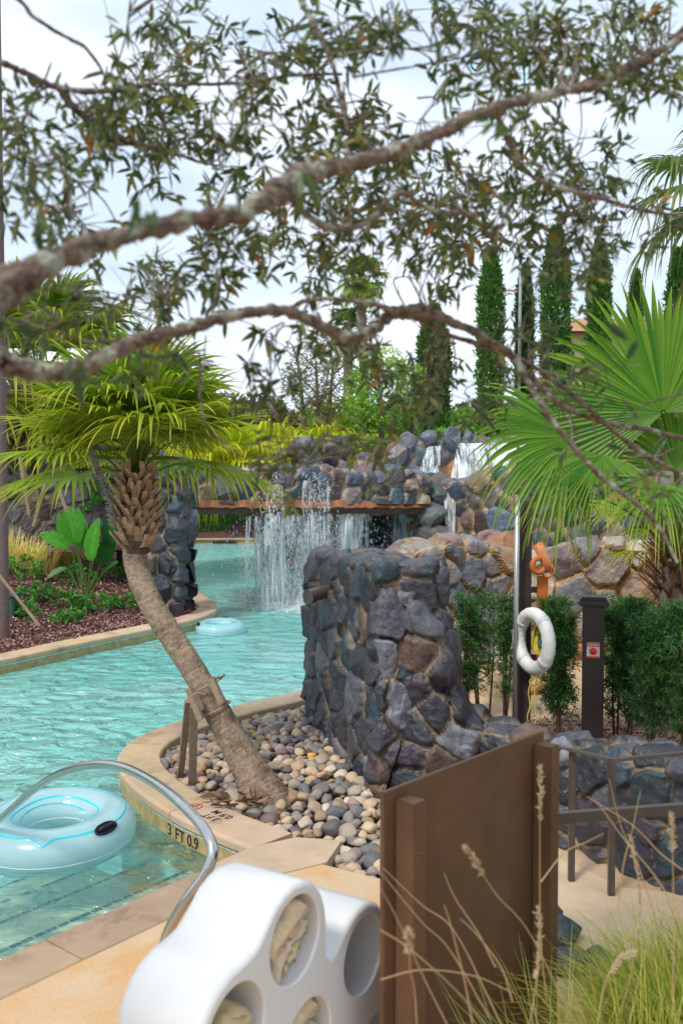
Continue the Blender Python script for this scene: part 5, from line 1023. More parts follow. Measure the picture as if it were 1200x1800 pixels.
# ================================================================== BACKGROUND TREES
def tree(name, label, px, yt, yb, D, wpx, ca, cb, n, ln, wd, shape='ell', clump=.42, cat='tree', group=None, trunk=True, ybase=860, nz=2.2, seed=0, shell=.5, stems=1):
    c = at(px, (yt + yb) / 2, D); h = (at(px, yt, D) - at(px, yb, D)).z / 2; r = wpx / 1650 * D / 2; zb = min(c.z - h, at(px, ybase, D).z) - .3
    t = thing(name, (c.x, c.y, max(zb, .1)), label, cat, group)
    if trunk:
        mb = MB()
        for s in range(stems):
            x0 = (s - (stems - 1) / 2) * .25; base_ = Vector((c.x + x0, c.y, zb)); tp = Vector((c.x + x0 * 2.5, c.y, c.z + h * .4)); mid_ = (base_ + tp) / 2 + Vector((random.uniform(-.1, .1), 0, 0)); mb.tube([base_, mid_, tp], [.10 + .03 * r, .07 + .02 * r, .04], 8, (.17, .12, .09))
            for k in range(7):
                a = random.uniform(0, 6.28); p0 = mid_.lerp(tp, random.random()); mb.tube([p0, p0 + Vector((math.cos(a) * r * .45, math.sin(a) * r * .4, h * .35)), p0 + Vector((math.cos(a) * r * .75, math.sin(a) * r * .6, h * .45))], [.04, .025, .01], 5, (.16, .12, .09))
        mb.build('trunk', M_bark, t)
    mb = MB(); cloud(mb, c, (r, r * .8, h), n, ln, wd, ca, cb, shape, clump, seed=seed, nz=nz, shell=shell); mb.build('crown', M_leaf, t); return t
cyp = [(762, 545, 778, 34, 70, 'thick dark cypress behind the left end of the mound'), (862, 438, 740, 40, 52, 'slim dark cypress second from the left in the cypress row'), (921, 470, 700, 43, 40, 'narrow cypress directly behind the thin rescue pole'), (976, 402, 720, 38, 62, 'tallest bright green cypress left of the big fan palm'), (1052, 425, 700, 40, 54, 'cypress above the upright frond of the big fan palm'), (1116, 478, 700, 46, 30, 'thin far cypress behind the upright palm frond'), (1190, 440, 720, 41, 50, 'cypress at the right edge of the picture')]
for k, (px, yt, yb, D, w_, lab) in enumerate(cyp): tree('cypress_tree', lab, px, yt, yb, D, w_ * random.uniform(.72, .92), (.035, .11, .025), (.12, .28, .05), 6500, .24, .09, 'cone', .22, group='tall cypresses behind the waterfall', seed=k, trunk=True, ybase=840)
tree('multi_stem_tree', 'light green small tree with several thin stems behind the mound', 682, 615, 760, 30, 150, (.16, .38, .04), (.42, .62, .09), 5200, .13, .06, clump=.47, nz=3, seed=21, shell=.2, stems=4)
tree('olive_shrub_tree', 'sparse grey-green tree with sky showing through it above the bridge', 555, 590, 740, 33, 120, (.16, .18, .08), (.32, .30, .15), 3000, .12, .05, clump=.5, nz=3, seed=22, shell=.1, stems=3)
for k, (px, yt, yb, D, w_, ca, cb, lab) in enumerate([(430, 700, 850, 36, 230, (.07, .09, .03), (.22, .20, .08), 'dark brownish green tree behind the yellow palms'), (300, 680, 850, 38, 260, (.10, .24, .02), (.36, .48, .06), 'mid green leafy tree behind the leaning palm crown'), (130, 640, 850, 36, 300, (.10, .22, .02), (.42, .48, .04), 'yellowish green leafy tree behind the fence at left'),
      (600, 705, 850, 44, 190, (.18, .36, .02), (.55, .68, .06), 'bright green bushy tree behind the dark boulders'), (700, 715, 850, 46, 220, (.26, .36, .02), (.66, .66, .06), 'yellow-green bushy tree behind the multi-stem tree'), (830, 715, 850, 42, 200, (.12, .30, .03), (.36, .56, .07), 'green bushy tree behind the widest fall'), (960, 700, 850, 40, 240, (.07, .20, .03), (.26, .44, .06), 'green bushy tree behind the big fan palm'), (1120, 690, 850, 44, 300, (.06, .16, .03), (.22, .36, .05), 'dark green bushy tree at the far right'), (500, 730, 850, 52, 200, (.30, .38, .03), (.70, .66, .05), 'pale yellow-green bushy tree farthest back above the bridge')]):
    tree('broadleaf_tree', lab, px, yt, yb, D, w_, ca, cb, 4200, .30, .15, clump=.38, seed=40 + k, shell=.6, group='leafy trees beyond the water features')
mb = MB()
for k in range(15): q = at(-250 + k * 120, 800, 62); cloud(mb, q, (4.6, 2, 2.6), 1500, .6, .3, (.03, .07, .02), (.12, .17, .04), clump=.3, seed=k, shell=.8)
for k in range(12): q = at(-200 + k * 150, 820, 50); cloud(mb, q + Vector((0, 0, -1)), (3.6, 1.5, 1.8), 900, .5, .25, (.02, .05, .02), (.08, .12, .03), clump=.3, seed=30 + k, shell=.8)
tag(mb.build('far_woodland', M_leaf), 'dense green wood beyond the grounds reading as one mass', 'woodland', kind='stuff')
tree('round_bush', 'low bright green bush on top of the mound beside the thick cypress', 782, 755, 785, 27, 62, (.08, .25, .03), (.25, .5, .07), 700, .13, .07, clump=.3, cat='bush', trunk=False, seed=70)
tree('round_bush', 'yellow-green low bush at the foot of the multi-stem tree', 625, 765, 800, 28, 90, (.08, .2, .03), (.32, .42, .06), 900, .14, .07, clump=.3, cat='bush', trunk=False, seed=71)

# building far behind
bd = thing('hotel_building', at(1130, 800, 54), 'cream plastered building with a terracotta roof behind the cypresses at right', 'building')
c0, c1 = at(985, 700, 54), at(1330, 585, 54); M_pl = mat('cream_plaster', rough=.8, ns=3, namt=.1, col=(.72, .56, .36)); M_tr = mat('terracotta_tiles', rough=.8, ns=6, namt=.3, col=(.42, .20, .12)); M_gl = mat('window_glass', rough=.08, col=(.05, .07, .09), bump=0)
mb = MB(); mb.box(((c0.x + c1.x) / 2, 57, c1.z / 2), (c1.x - c0.x, 6, c1.z)); mb.build('wall', M_pl, bd)
mb = MB(); xa, xb, zr = c0.x - .5, c1.x + .5, c1.z + .004; mb.add([(xa, 53.3, zr), (xb, 53.3, zr), (xb, 60.7, zr), (xa, 60.7, zr), (xa + 2, 57, zr + 1.3), (xb - 2, 57, zr + 1.3)], [(0, 1, 5, 4), (1, 2, 5), (2, 3, 4, 5), (3, 0, 4), (0, 3, 2, 1)]); mb.build('roof', M_tr, bd)
for r_ in range(2):
    for k in range(6):
        x = c0.x + 1.0 + k * 1.8; z = c1.z - 1.6 - 2.8 * r_; mb = MB(); mb.box((x, 53.97, z), (.9, .08, 1.3), col=(.5, .4, .3)); wn = mb.build('window', mat('frame_paint', rough=.6, col=(.35, .26, .18)), bd); mb = MB(); mb.box((x, 53.93, z), (.76, .04, 1.14)); mb.build('pane', M_gl, wn)

# ================================================================== LEFT BED
def tz(px, py):
    """point of the left bed seen at a pixel"""
    for D in np.arange(12, 30, .05):
        p = at(px, py, D)
        if p.z <= terrL(p.x, p.y)[0]: return p
    return at(px, py, 20)
mb = MB(); q = at(4, 900, 13.6); mb.tube([(q.x, 13.6, .05), (q.x, 13.6, 11)], [.085, .08], 16); tag(mb.build('lamp_post', mat('mauve_brown_metal', rough=.5, col=(.14, .09, .085), bump=0)), 'tall brown metal pole rising out of the picture at the left edge', 'pole')
bx_ = tz(10, 1084); ub_ = thing('utility_box', bx_, 'small dark green utility box at the foot of the tall brown pole', 'utility box'); mb = MB(); mb.box(bx_ + Vector((-.05, .1, .15)), (.42, .35, .34), bev=.02); mb.build('body', mat('green_box', rough=.5, col=(.03, .10, .07), bump=0), ub_); mb = MB(); mb.box(bx_ + Vector((-.05, .1, .34)), (.46, .39, .05), bev=.015); mb.build('lid', MATS['green_box'], ub_)
for k, (a, b, D, r_, lab) in enumerate([((-30, 975), (70, 1100), 12.6, .022, 'thin slanting wooden stake in front of the green utility box'), ((35, 800), (52, 905), 14.6, .03, 'slanting wooden stake behind the ornamental grass, leftmost of three'), ((82, 845), (60, 925), 14.6, .03, 'wooden stake leaning left behind the ornamental grass'), ((100, 850), (118, 900), 15, .03, 'short wooden stake right of the palm trunk')]):
    mb = MB(); mb.tube([at(*a, D), at(*b, D)], r_, 7, (.30, .20, .13)); tag(mb.build('wooden_stake', M_wood), lab, 'stake')
# fence
fn = thing('picket_fence', at(160, 800, 22), 'black metal picket fence above the low wall on the left', 'fence'); mb = MB()
for y_ in (792, 826): mb.tube([at(-40, y_, 22), at(264, y_ - 1, 22.6)], .025, 6)
mb.build('rail', M_black, fn); mb = MB()
for k in range(52): px = -40 + k * 6; mb.tube([at(px, 789, 22 + k * .012), at(px, 832, 22 + k * .012)], .013, 5)
mb.build('pickets', M_black, fn)
# small path light behind the trunk
q = tz(211, 1000); pl_ = thing('path_light', q, 'short black path light standing behind the bend of the palm trunk', 'path light'); mb = MB(); mb.box(q + Vector((0, 0, .18)), (.14, .14, .5), bev=.01); mb.build('body', M_black, pl_); mb = MB(); mb.box(q + Vector((0, 0, .46)), (.19, .19, .05), bev=.01); mb.build('cap', M_black, pl_)
# bird of paradise plant
bpz_ = tz(152, 1055); bp_ = thing('bird_of_paradise_plant', bpz_, 'upright plant with large glossy paddle leaves on the left bank', 'plant'); Db = bpz_.y
def paddle(tip, ctr, stem0, wid, nrm, col, D, seed):
    a = at(*ctr, D); t_ = at(*tip, D - .1); ax = (t_ - a); ln_ = ax.length; ax.normalize(); n_ = Vector(nrm); n_ = (n_ - ax * n_.dot(ax)).normalized(); s = ax.cross(n_); b0 = Vector(stem0); V = []; Cc = []
    for i in range(13):
        t = i / 12; w_ = wid * math.sin(math.pi * min(1, t * .93 + .05)) ** .62 * (1 - .25 * t)
        for k in range(9):
            u = (k - 4) / 4; V.append(tuple(a + ax * ln_ * t + s * w_ * u + n_ * (abs(u) * w_ * .32 - .12 * ln_ * t * t) + n_ * .006 * math.sin(i * 1.9 + k))); Cc.append(np.array(col) * (1.35 if k == 4 else .9 + .2 * ((i + k) % 2)))
    mb = MB(); mb.add(V, [(i * 9 + k, (i + 1) * 9 + k, (i + 1) * 9 + k + 1, i * 9 + k + 1) for i in range(12) for k in range(8)], np.array(Cc)); sp_ = spline([tuple(b0), tuple((b0 + a) / 2 + Vector((0, 0, .03))), tuple(a), tuple(a + ax * ln_ * .95 - n_ * .10 * ln_ * .9)], 6); mb.tube([Vector(x) for x in sp_], [.016 - .012 * i / len(sp_) for i in range(len(sp_))], 6, (.14, .25, .06)); mb.build('leaf', M_palm, bp_, smooth=True)
for k, (tip, ctr, wd_, nr, cl) in enumerate([((118, 890), (133, 955), .15, (.3, -.8, .3), (.09, .36, .03)), ((72, 935), (122, 962), .11, (-.2, -.6, .6), (.09, .36, .03)), ((168, 912), (160, 985), .13, (-.4, -.8, .2), (.09, .36, .03)), ((198, 935), (178, 990), .12, (.5, -.7, .3), (.03, .16, .02)), ((196, 905), (190, 960), .11, (.3, -.8, .2), (.03, .15, .03)), ((148, 935), (165, 975), .10, (-.3, -.7, .5), (.08, .28, .03)), ((80, 1015), (118, 1000), .10, (-.1, -.3, .8), (.14, .25, .12)), ((100, 905), (128, 950), .12, (-.5, -.7, .3), (.09, .36, .03)), ((205, 985), (180, 1010), .09, (.3, -.3, .7), (.04, .17, .03)), ((135, 895), (140, 960), .13, (.1, -.8, .3), (.09, .36, .03))]):
    paddle(tip, ctr, bpz_ + Vector((random.uniform(-.08, .08), random.uniform(-.05, .05), 0)), wd_ * 1.5, nr, cl, Db + random.uniform(-.15, .15), k)
# low shrubs
def shrub(px, py, wpx, hpx, n, ca, cb, lab, ln=.11, wd=.03, name='low_shrub', clump=.3):
    g = tz(px, py); D = g.y; r = wpx / 1650 * D / 2; h = hpx / 1650 * D; t = thing(name, g, lab, 'shrub', 'low plants in the left bed'); mb = MB(); k_ = max(12, n // 16); P = []; Dr = []
    for i in range(k_):
        a = random.uniform(0, 6.28); f = random.random() ** .6; d = Vector((math.cos(a) * f, math.sin(a) * f * .8, random.uniform(.25, 1.0))); P.append(tuple(g + Vector((d.x * r, d.y * r, d.z * h * (1 - .4 * f))))); Dr.append(d)
        if i < 14: mb.tube([g, g + Vector((d.x * r * .5, d.y * r * .5, d.z * h * .5)), Vector(P[-1])], [.008, .006, .003], 5, (.1, .12, .04))
    whorls(mb, np.array(P), np.array([tuple(d) for d in Dr]), 16, ln, wd, ca, cb, 1.1, .25); mb.build('foliage', M_leaf, t); return t
DG, LG = (.03, .16, .025), (.16, .44, .05); YG = (.45, .70, .05)
for a in [(75, 1062, 110, 40, 700, DG, LG, 'dark green fern-like shrub left of the paddle-leaved plant'), (45, 1085, 70, 28, 350, DG, LG, 'low green fern nearest the utility box'), (160, 1075, 75, 34, 420, DG, LG, 'low fern at the foot of the paddle-leaved plant'), (118, 1095, 60, 24, 260, DG, LG, 'small fern closest to the coping on the mulch'), (205, 1070, 70, 34, 380, DG, LG, 'low fern beside the leaning palm trunk'), (35, 1020, 90, 45, 520, DG, LG, 'dark fern at the left edge under the ornamental grass'), (130, 1030, 80, 40, 400, DG, LG, 'fern behind the stems of the paddle-leaved plant'), (222, 1020, 60, 40, 380, DG, LG, 'fern behind the trunk bend next to the pillar'),
          (140, 905, 100, 55, 800, (.07, .40, .03), (.28, .72, .06), 'bright green rounded shrub in front of the low wall'), (60, 912, 90, 30, 500, (.28, .52, .03), YG, 'yellow-green groundcover shrub in front of the low wall at left'), (100, 930, 90, 32, 500, (.3, .55, .03), YG, 'yellow-green shrub right of the ornamental grass'), (185, 890, 90, 60, 700, (.03, .18, .02), (.12, .38, .05), 'mid green shrub behind the dried flower stalk'), (225, 900, 80, 60, 600, (.02, .12, .02), (.10, .3, .05), 'dark green shrub between palm trunk and pillar')]: shrub(*a)
q = tz(64, 1012); t = thing('ornamental_grass', q, 'straw yellow ornamental grass clump in the left bed', 'grass clump'); mb = MB()
for k, (gx, gy) in enumerate(((22, 1004), (48, 1012), (78, 1008), (104, 1000), (34, 985), (66, 985), (98, 980), (125, 985), (50, 965), (85, 962))):
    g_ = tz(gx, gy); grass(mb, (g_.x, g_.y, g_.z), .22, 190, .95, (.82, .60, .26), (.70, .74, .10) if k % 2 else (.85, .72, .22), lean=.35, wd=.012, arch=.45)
mb.build('blades', M_leaf, t)
for k, (px, py, D, lab) in enumerate(((360, 940, 38, 'bright green shrub on the far bank under the bridge, left'), (395, 925, 40, 'green shrub on the far bank farther back under the bridge'))):
    q = at(px, py, D); q.z = max(.2, q.z); mb = MB(); cloud(mb, q + Vector((0, 0, .25)), (1.0, .8, .6), 900, .22, .08, (.05, .25, .02), (.22, .5, .05), clump=.3); tag(mb.build('low_shrub', M_leaf), lab, 'shrub')
fbk = MB(); fbk.add([(-9, 35.9, .21), (2, 35.9, .21), (3, 41, .7), (-9, 43, .9)], [(0, 1, 2, 3)], (.12, .06, .05)); tag(fbk.build('far_bed', M_soil), kind='structure')

# ================================================================== FOREGROUND GRASS
fg = thing('fountain_grass', (1.1, 3.3, .18), 'green fountain grass with straw seed stalks in front of the brown panel, bottom right', 'grass'); random.seed(11)
mb = MB()
GA, GB = (.08, .22, .012), (.62, .50, .08)
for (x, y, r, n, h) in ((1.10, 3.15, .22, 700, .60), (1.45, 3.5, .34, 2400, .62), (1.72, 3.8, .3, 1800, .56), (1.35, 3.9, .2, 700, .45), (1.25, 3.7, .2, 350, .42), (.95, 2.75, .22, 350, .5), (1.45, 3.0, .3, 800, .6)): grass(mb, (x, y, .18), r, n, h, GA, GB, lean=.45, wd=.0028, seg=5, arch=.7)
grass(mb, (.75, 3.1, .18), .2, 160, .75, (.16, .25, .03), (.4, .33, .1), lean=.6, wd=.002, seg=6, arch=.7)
mb.build('blades', M_leaf, fg)
def stalk(p0, pts, D0, D1, plume, mb, col=(.52, .36, .19)):
    n = len(pts); S_ = spline([(x, y, D0 + (D1 - D0) * i / (n - 1)) for i, (x, y) in enumerate(pts)], 8); PP_ = [at(*q) for q in S_]; mb.tube(PP_, [.0022 - .0012 * i / len(PP_) for i in range(len(PP_))], 5, col)
    if plume:
        k = int(len(PP_) * (1 - plume)); B_ = np.array([tuple(PP_[int(u)].lerp(PP_[min(int(u) + 1, len(PP_) - 1)], u - int(u))) for u in np.random.default_rng(5).uniform(k, len(PP_) - 1, 150)]); d = PP_[-1] - PP_[-3]; d.normalize()
        leaves(mb, B_, np.tile(tuple(d), (150, 1)) + rng.normal(0, .35, (150, 3)), .022, .0035, lcol(150, (.5, .38, .22), (.7, .58, .4)))
mb = MB()
for pts, D0, D1, pl in [([(1010, 1800), (930, 1640), (870, 1570), (820, 1490)], 2.7, 2.5, .24), ([(880, 1800), (800, 1640), (740, 1590), (672, 1525)], 2.6, 2.6, 0), ([(860, 1790), (790, 1670), (740, 1620), (670, 1535)], 2.5, 2.4, 0), ([(785, 1800), (745, 1720), (700, 1620), (668, 1560)], 2.4, 2.3, 0), ([(830, 1800), (815, 1720), (790, 1620), (780, 1590)], 2.3, 2.3, 0), ([(732, 1800), (728, 1740), (720, 1700), (718, 1640)], 2.3, 2.2, .24),
                        ([(870, 1700), (840, 1640), (800, 1580), (780, 1535)], 2.6, 2.6, 0), ([(960, 1760), (950, 1650), (948, 1500), (949, 1350)], 2.9, 2.8, .24), ([(1090, 1780), (1110, 1700), (1125, 1590), (1108, 1470)], 2.9, 2.8, .5), ([(1200, 1620), (1150, 1540), (1100, 1480), (1050, 1412)], 2.6, 2.6, 0), ([(1160, 1640), (1120, 1520), (1090, 1450), (1070, 1370)], 2.8, 2.8, 0), ([(1180, 1760), (1184, 1640), (1182, 1540), (1180, 1435)], 2.7, 2.7, .24),
                        ([(1085, 1600), (1095, 1520), (1110, 1460), (1125, 1390)], 2.8, 2.8, 0), ([(1050, 1800), (1060, 1740), (1080, 1690), (1110, 1675)], 2.7, 2.7, .5), ([(668, 1722), (740, 1705), (830, 1715), (900, 1745)], 2.4, 2.5, 0), ([(900, 1760), (880, 1700), (835, 1640), (808, 1615)], 2.5, 2.5, 0), ([(668, 1635), (720, 1668), (800, 1740), (850, 1800)], 2.3, 2.4, 0), ([(950, 1550), (990, 1500), (1030, 1480), (1060, 1465)], 2.8, 2.9, 0), ([(930, 1800), (940, 1740), (948, 1660), (945, 1600)], 2.6, 2.6, .6), ([(1200, 1530), (1160, 1500), (1110, 1450), (1030, 1400)], 2.8, 2.9, 0)]: stalk(None, pts, D0, D1, pl, mb)
mb.build('seed_stalks', M_leaf, fg)

# ================================================================== OVERHANGING TREE
random.seed(21); rng = np.random.default_rng(21)
ot = thing('overhanging_tree', (-2.2, 1.6, .18), 'overhanging oak-like tree with crooked lichen-spotted limbs and narrow leaves across the top', 'tree')
M_obark = bpy.data.materials.new('lichen_bark'); M_obark.use_nodes = True; t = M_obark.node_tree; p = t.nodes['Principled BSDF']; g = N(t, 'ShaderNodeTexCoord')
n1 = N(t, 'ShaderNodeTexNoise', inp={'Scale': 35, 'Detail': 8, 'Roughness': .7}); n2 = N(t, 'ShaderNodeTexNoise', inp={'Scale': 13, 'Detail': 6, 'Roughness': .65}); n3 = N(t, 'ShaderNodeTexVoronoi', inp={'Scale': 55})
for n in (n1, n2, n3): L(t, g.outputs['Object'], n.inputs['Vector'])
r1 = N(t, 'ShaderNodeValToRGB'); e = r1.color_ramp.elements; e[0].position = .35; e[0].color = (.05, .034, .025, 1); e[1].position = .62; e[1].color = (.25, .18, .135, 1); L(t, n1.outputs['Fac'], r1.inputs[0])
r2 = N(t, 'ShaderNodeMapRange', inp={'From Min': .52, 'From Max': .60}); L(t, n2.outputs['Fac'], r2.inputs[0]); mx = N(t, 'ShaderNodeMixRGB', inp={'Color2': (.36, .38, .30, 1)}); L(t, r2.outputs[0], mx.inputs[0]); L(t, r1.outputs[0], mx.inputs[1]); L(t, mx.outputs[0], p.inputs['Base Color'])
ad = N(t, 'ShaderNodeMath', operation='ADD'); L(t, n1.outputs['Fac'], ad.inputs[0]); L(t, n3.outputs['Distance'], ad.inputs[1]); b = N(t, 'ShaderNodeBump', inp={'Strength': 1, 'Distance': .012}); L(t, ad.outputs[0], b.inputs['Height']); L(t, b.outputs[0], p.inputs['Normal']); p.inputs['Roughness'].default_value = .9
branch_pts = []
def limb(pts, parent=ot, seed=0, nn=14, name='limb'):
    """pts rows: px, py, depth, half width px"""
    S_ = spline(pts, 14); PP_ = []; RR = []
    for i, q in enumerate(S_):
        p_ = at(q[0], q[1], q[2]); r = q[3] * .80 / FPX * q[2]; k_ = fbm(np.array([[i * .35, seed, 0]]), 1, 2, seed)[0] - .5
        PP_.append(p_ + Vector((0, 0, k_ * r * .7))); RR.append(max(.0015, r * (1 + .35 * (fbm(np.array([[i * .8, seed, 4]]), 1, 2, seed)[0] - .5) * 2))); branch_pts.append((p_, r))
    mb = MB(); mb.tube(PP_, RR, nn, nz=.06 if RR[0] > .01 else 0); mb.build(name, M_obark, parent, smooth=True)
# trunk out of the picture that carries them
mb = MB(); tk = [Vector((-2.2, 1.6, .1)), Vector((-2.15, 1.65, 1.2)), Vector((-1.9, 1.6, 2.4)), Vector((-1.75, 1.6, 3.6)), Vector((-1.7, 1.8, 4.8))]; mb.tube([Vector(q) for q in spline([tuple(q) for q in tk], 8)], [.2 - .0035 * i for i in range(33)], 18, nz=.05); mb.build('trunk', M_obark, ot, smooth=True)
tr_a = lambda z: (600 + (-1.85 / 1.6) * 1650)
limb([(-1250, 900, 1.6, 70), (-500, 700, 1.55, 60), (-80, 545, 1.55, 46), (0, 512, 1.6, 42), (60, 478, 1.62, 34), (120, 448, 1.66, 26), (190, 422, 1.7, 22), (260, 402, 1.76, 21), (330, 388, 1.8, 20), (400, 380, 1.84, 21), (455, 360, 1.88, 24), (500, 325, 1.92, 27), (545, 302, 1.96, 21), (610, 290, 2.0, 17), (690, 268, 2.05, 17), (760, 240, 2.1, 15), (830, 205, 2.15, 14), (900, 182, 2.2, 12), (970, 165, 2.25, 11), (1040, 150, 2.3, 11), (1100, 120, 2.33, 11), (1160, 88, 2.36, 9), (1240, 40, 2.4, 8)], seed=1, nn=20)
limb([(-1250, 1000, 1.7, 50), (-400, 640, 1.8, 36), (-40, 625, 1.9, 24), (20, 642, 1.92, 23), (80, 655, 1.95, 21), (140, 650, 1.98, 21), (200, 618, 2.0, 18), (260, 594, 2.05, 16), (320, 580, 2.1, 14), (390, 560, 2.15, 13), (450, 548, 2.2, 13), (510, 548, 2.25, 13), (560, 572, 2.3, 12), (610, 594, 2.35, 13), (655, 580, 2.4, 12), (690, 553, 2.42, 13), (735, 545, 2.45, 13), (790, 566, 2.5, 11), (845, 590, 2.55, 9), (890, 618, 2.6, 9), (925, 655, 2.65, 8), (970, 700, 2.7, 7), (1020, 728, 2.7, 6), (1085, 748, 2.75, 6), (1150, 758, 2.8, 5), (1240, 782, 2.8, 4)], seed=2, nn=18)
limb([(905, 630, 2.6, 8), (935, 685, 2.58, 7), (975, 745, 2.55, 6), (1020, 800, 2.5, 6), (1060, 842, 2.5, 6), (1095, 868, 2.5, 5), (1140, 905, 2.5, 5), (1170, 950, 2.5, 4), (1190, 990, 2.5, 3)], seed=3, name='branch')
limb([(700, 553, 2.4, 7), (660, 535, 2.38, 6), (600, 526, 2.35, 5), (545, 528, 2.3, 4), (500, 545, 2.25, 4)], seed=4, name='branch')
limb([(700, 552, 2.45, 6), (740, 562, 2.5, 7), (790, 590, 2.55, 6), (860, 610, 2.6, 5), (930, 640, 2.65, 5), (1000, 690, 2.7, 5), (1060, 742, 2.7, 5), (1120, 790, 2.75, 5), (1230, 850, 2.8, 4)], seed=5, name='branch')
limb([(-1250, 500, 1.7, 26), (-400, 120, 2.0, 18), (-60, 85, 2.2, 10), (0, 108, 2.2, 8), (50, 130, 2.25, 7), (110, 156, 2.3, 7), (190, 160, 2.35, 5), (260, 148, 2.4, 4), (340, 148, 2.45, 4), (430, 145, 2.5, 3.5), (520, 132, 2.5, 3), (600, 130, 2.6, 3)], seed=6, name='branch')
limb([(100, 150, 2.3, 6), (130, 190, 2.35, 8), (180, 225, 2.4, 9), (230, 252, 2.4, 7), (290, 262, 2.45, 6), (350, 285, 2.5, 3), (390, 292, 2.5, 2)], seed=7, name='branch')
limb([(-300, -150, 2.0, 8), (0, -20, 2.1, 5), (60, 30, 2.15, 4), (110, 62, 2.2, 4), (150, 84, 2.2, 4), (180, 125, 2.25, 3), (185, 150, 2.3, 2)], seed=8, name='branch')
limb([(500, -200, 2.3, 9), (525, -20, 2.3, 7), (545, 30, 2.3, 7), (565, 70, 2.3, 6), (585, 115, 2.3, 6), (598, 170, 2.32, 5), (612, 235, 2.3, 3)], seed=9, name='branch')
limb([(1240, 10, 2.4, 5), (1190, 60, 2.4, 6), (1130, 115, 2.38, 7)], seed=10, name='branch')
limb([(870, 195, 2.2, 7), (900, 260, 2.3, 6), (935, 310, 2.35, 5), (1000, 335, 2.4, 5), (1060, 350, 2.45, 5), (1130, 370, 2.5, 4), (1200, 380, 2.5, 3)], seed=12, name='branch')
limb([(500, 330, 1.95, 12), (530, 370, 2.0, 9), (580, 402, 2.05, 8), (640, 395, 2.1, 6), (700, 340, 2.15, 5), (760, 370, 2.2, 4), (830, 380, 2.3, 4), (880, 440, 2.4, 3)], seed=13, name='branch')
for s_, pp in enumerate([[(600, 95), (700, 85), (770, 92)], [(620, 135), (720, 118), (820, 100)], [(630, 92), (680, 84), (740, 92), (780, 130), (800, 150)], [(230, 0), (222, 60), (205, 120)], [(20, 560), (90, 580), (150, 600), (220, 600)], [(230, 470), (290, 520), (300, 560)], [(150, 520), (260, 560), (330, 610)], [(80, 290), (140, 320), (180, 350), (205, 390)], [(350, 700), (358, 640), (362, 590)], [(1200, 690), (1130, 712), (1095, 745)], [(475, 600), (478, 680), (500, 760), (540, 820)], [(350, 620), (360, 740), (420, 800)]]):
    limb([(x, y, 2.2 + .1 * i, 2.6 - .4 * i) for i, (x, y) in enumerate(pp)], seed=30 + s_, nn=6, name='branch')
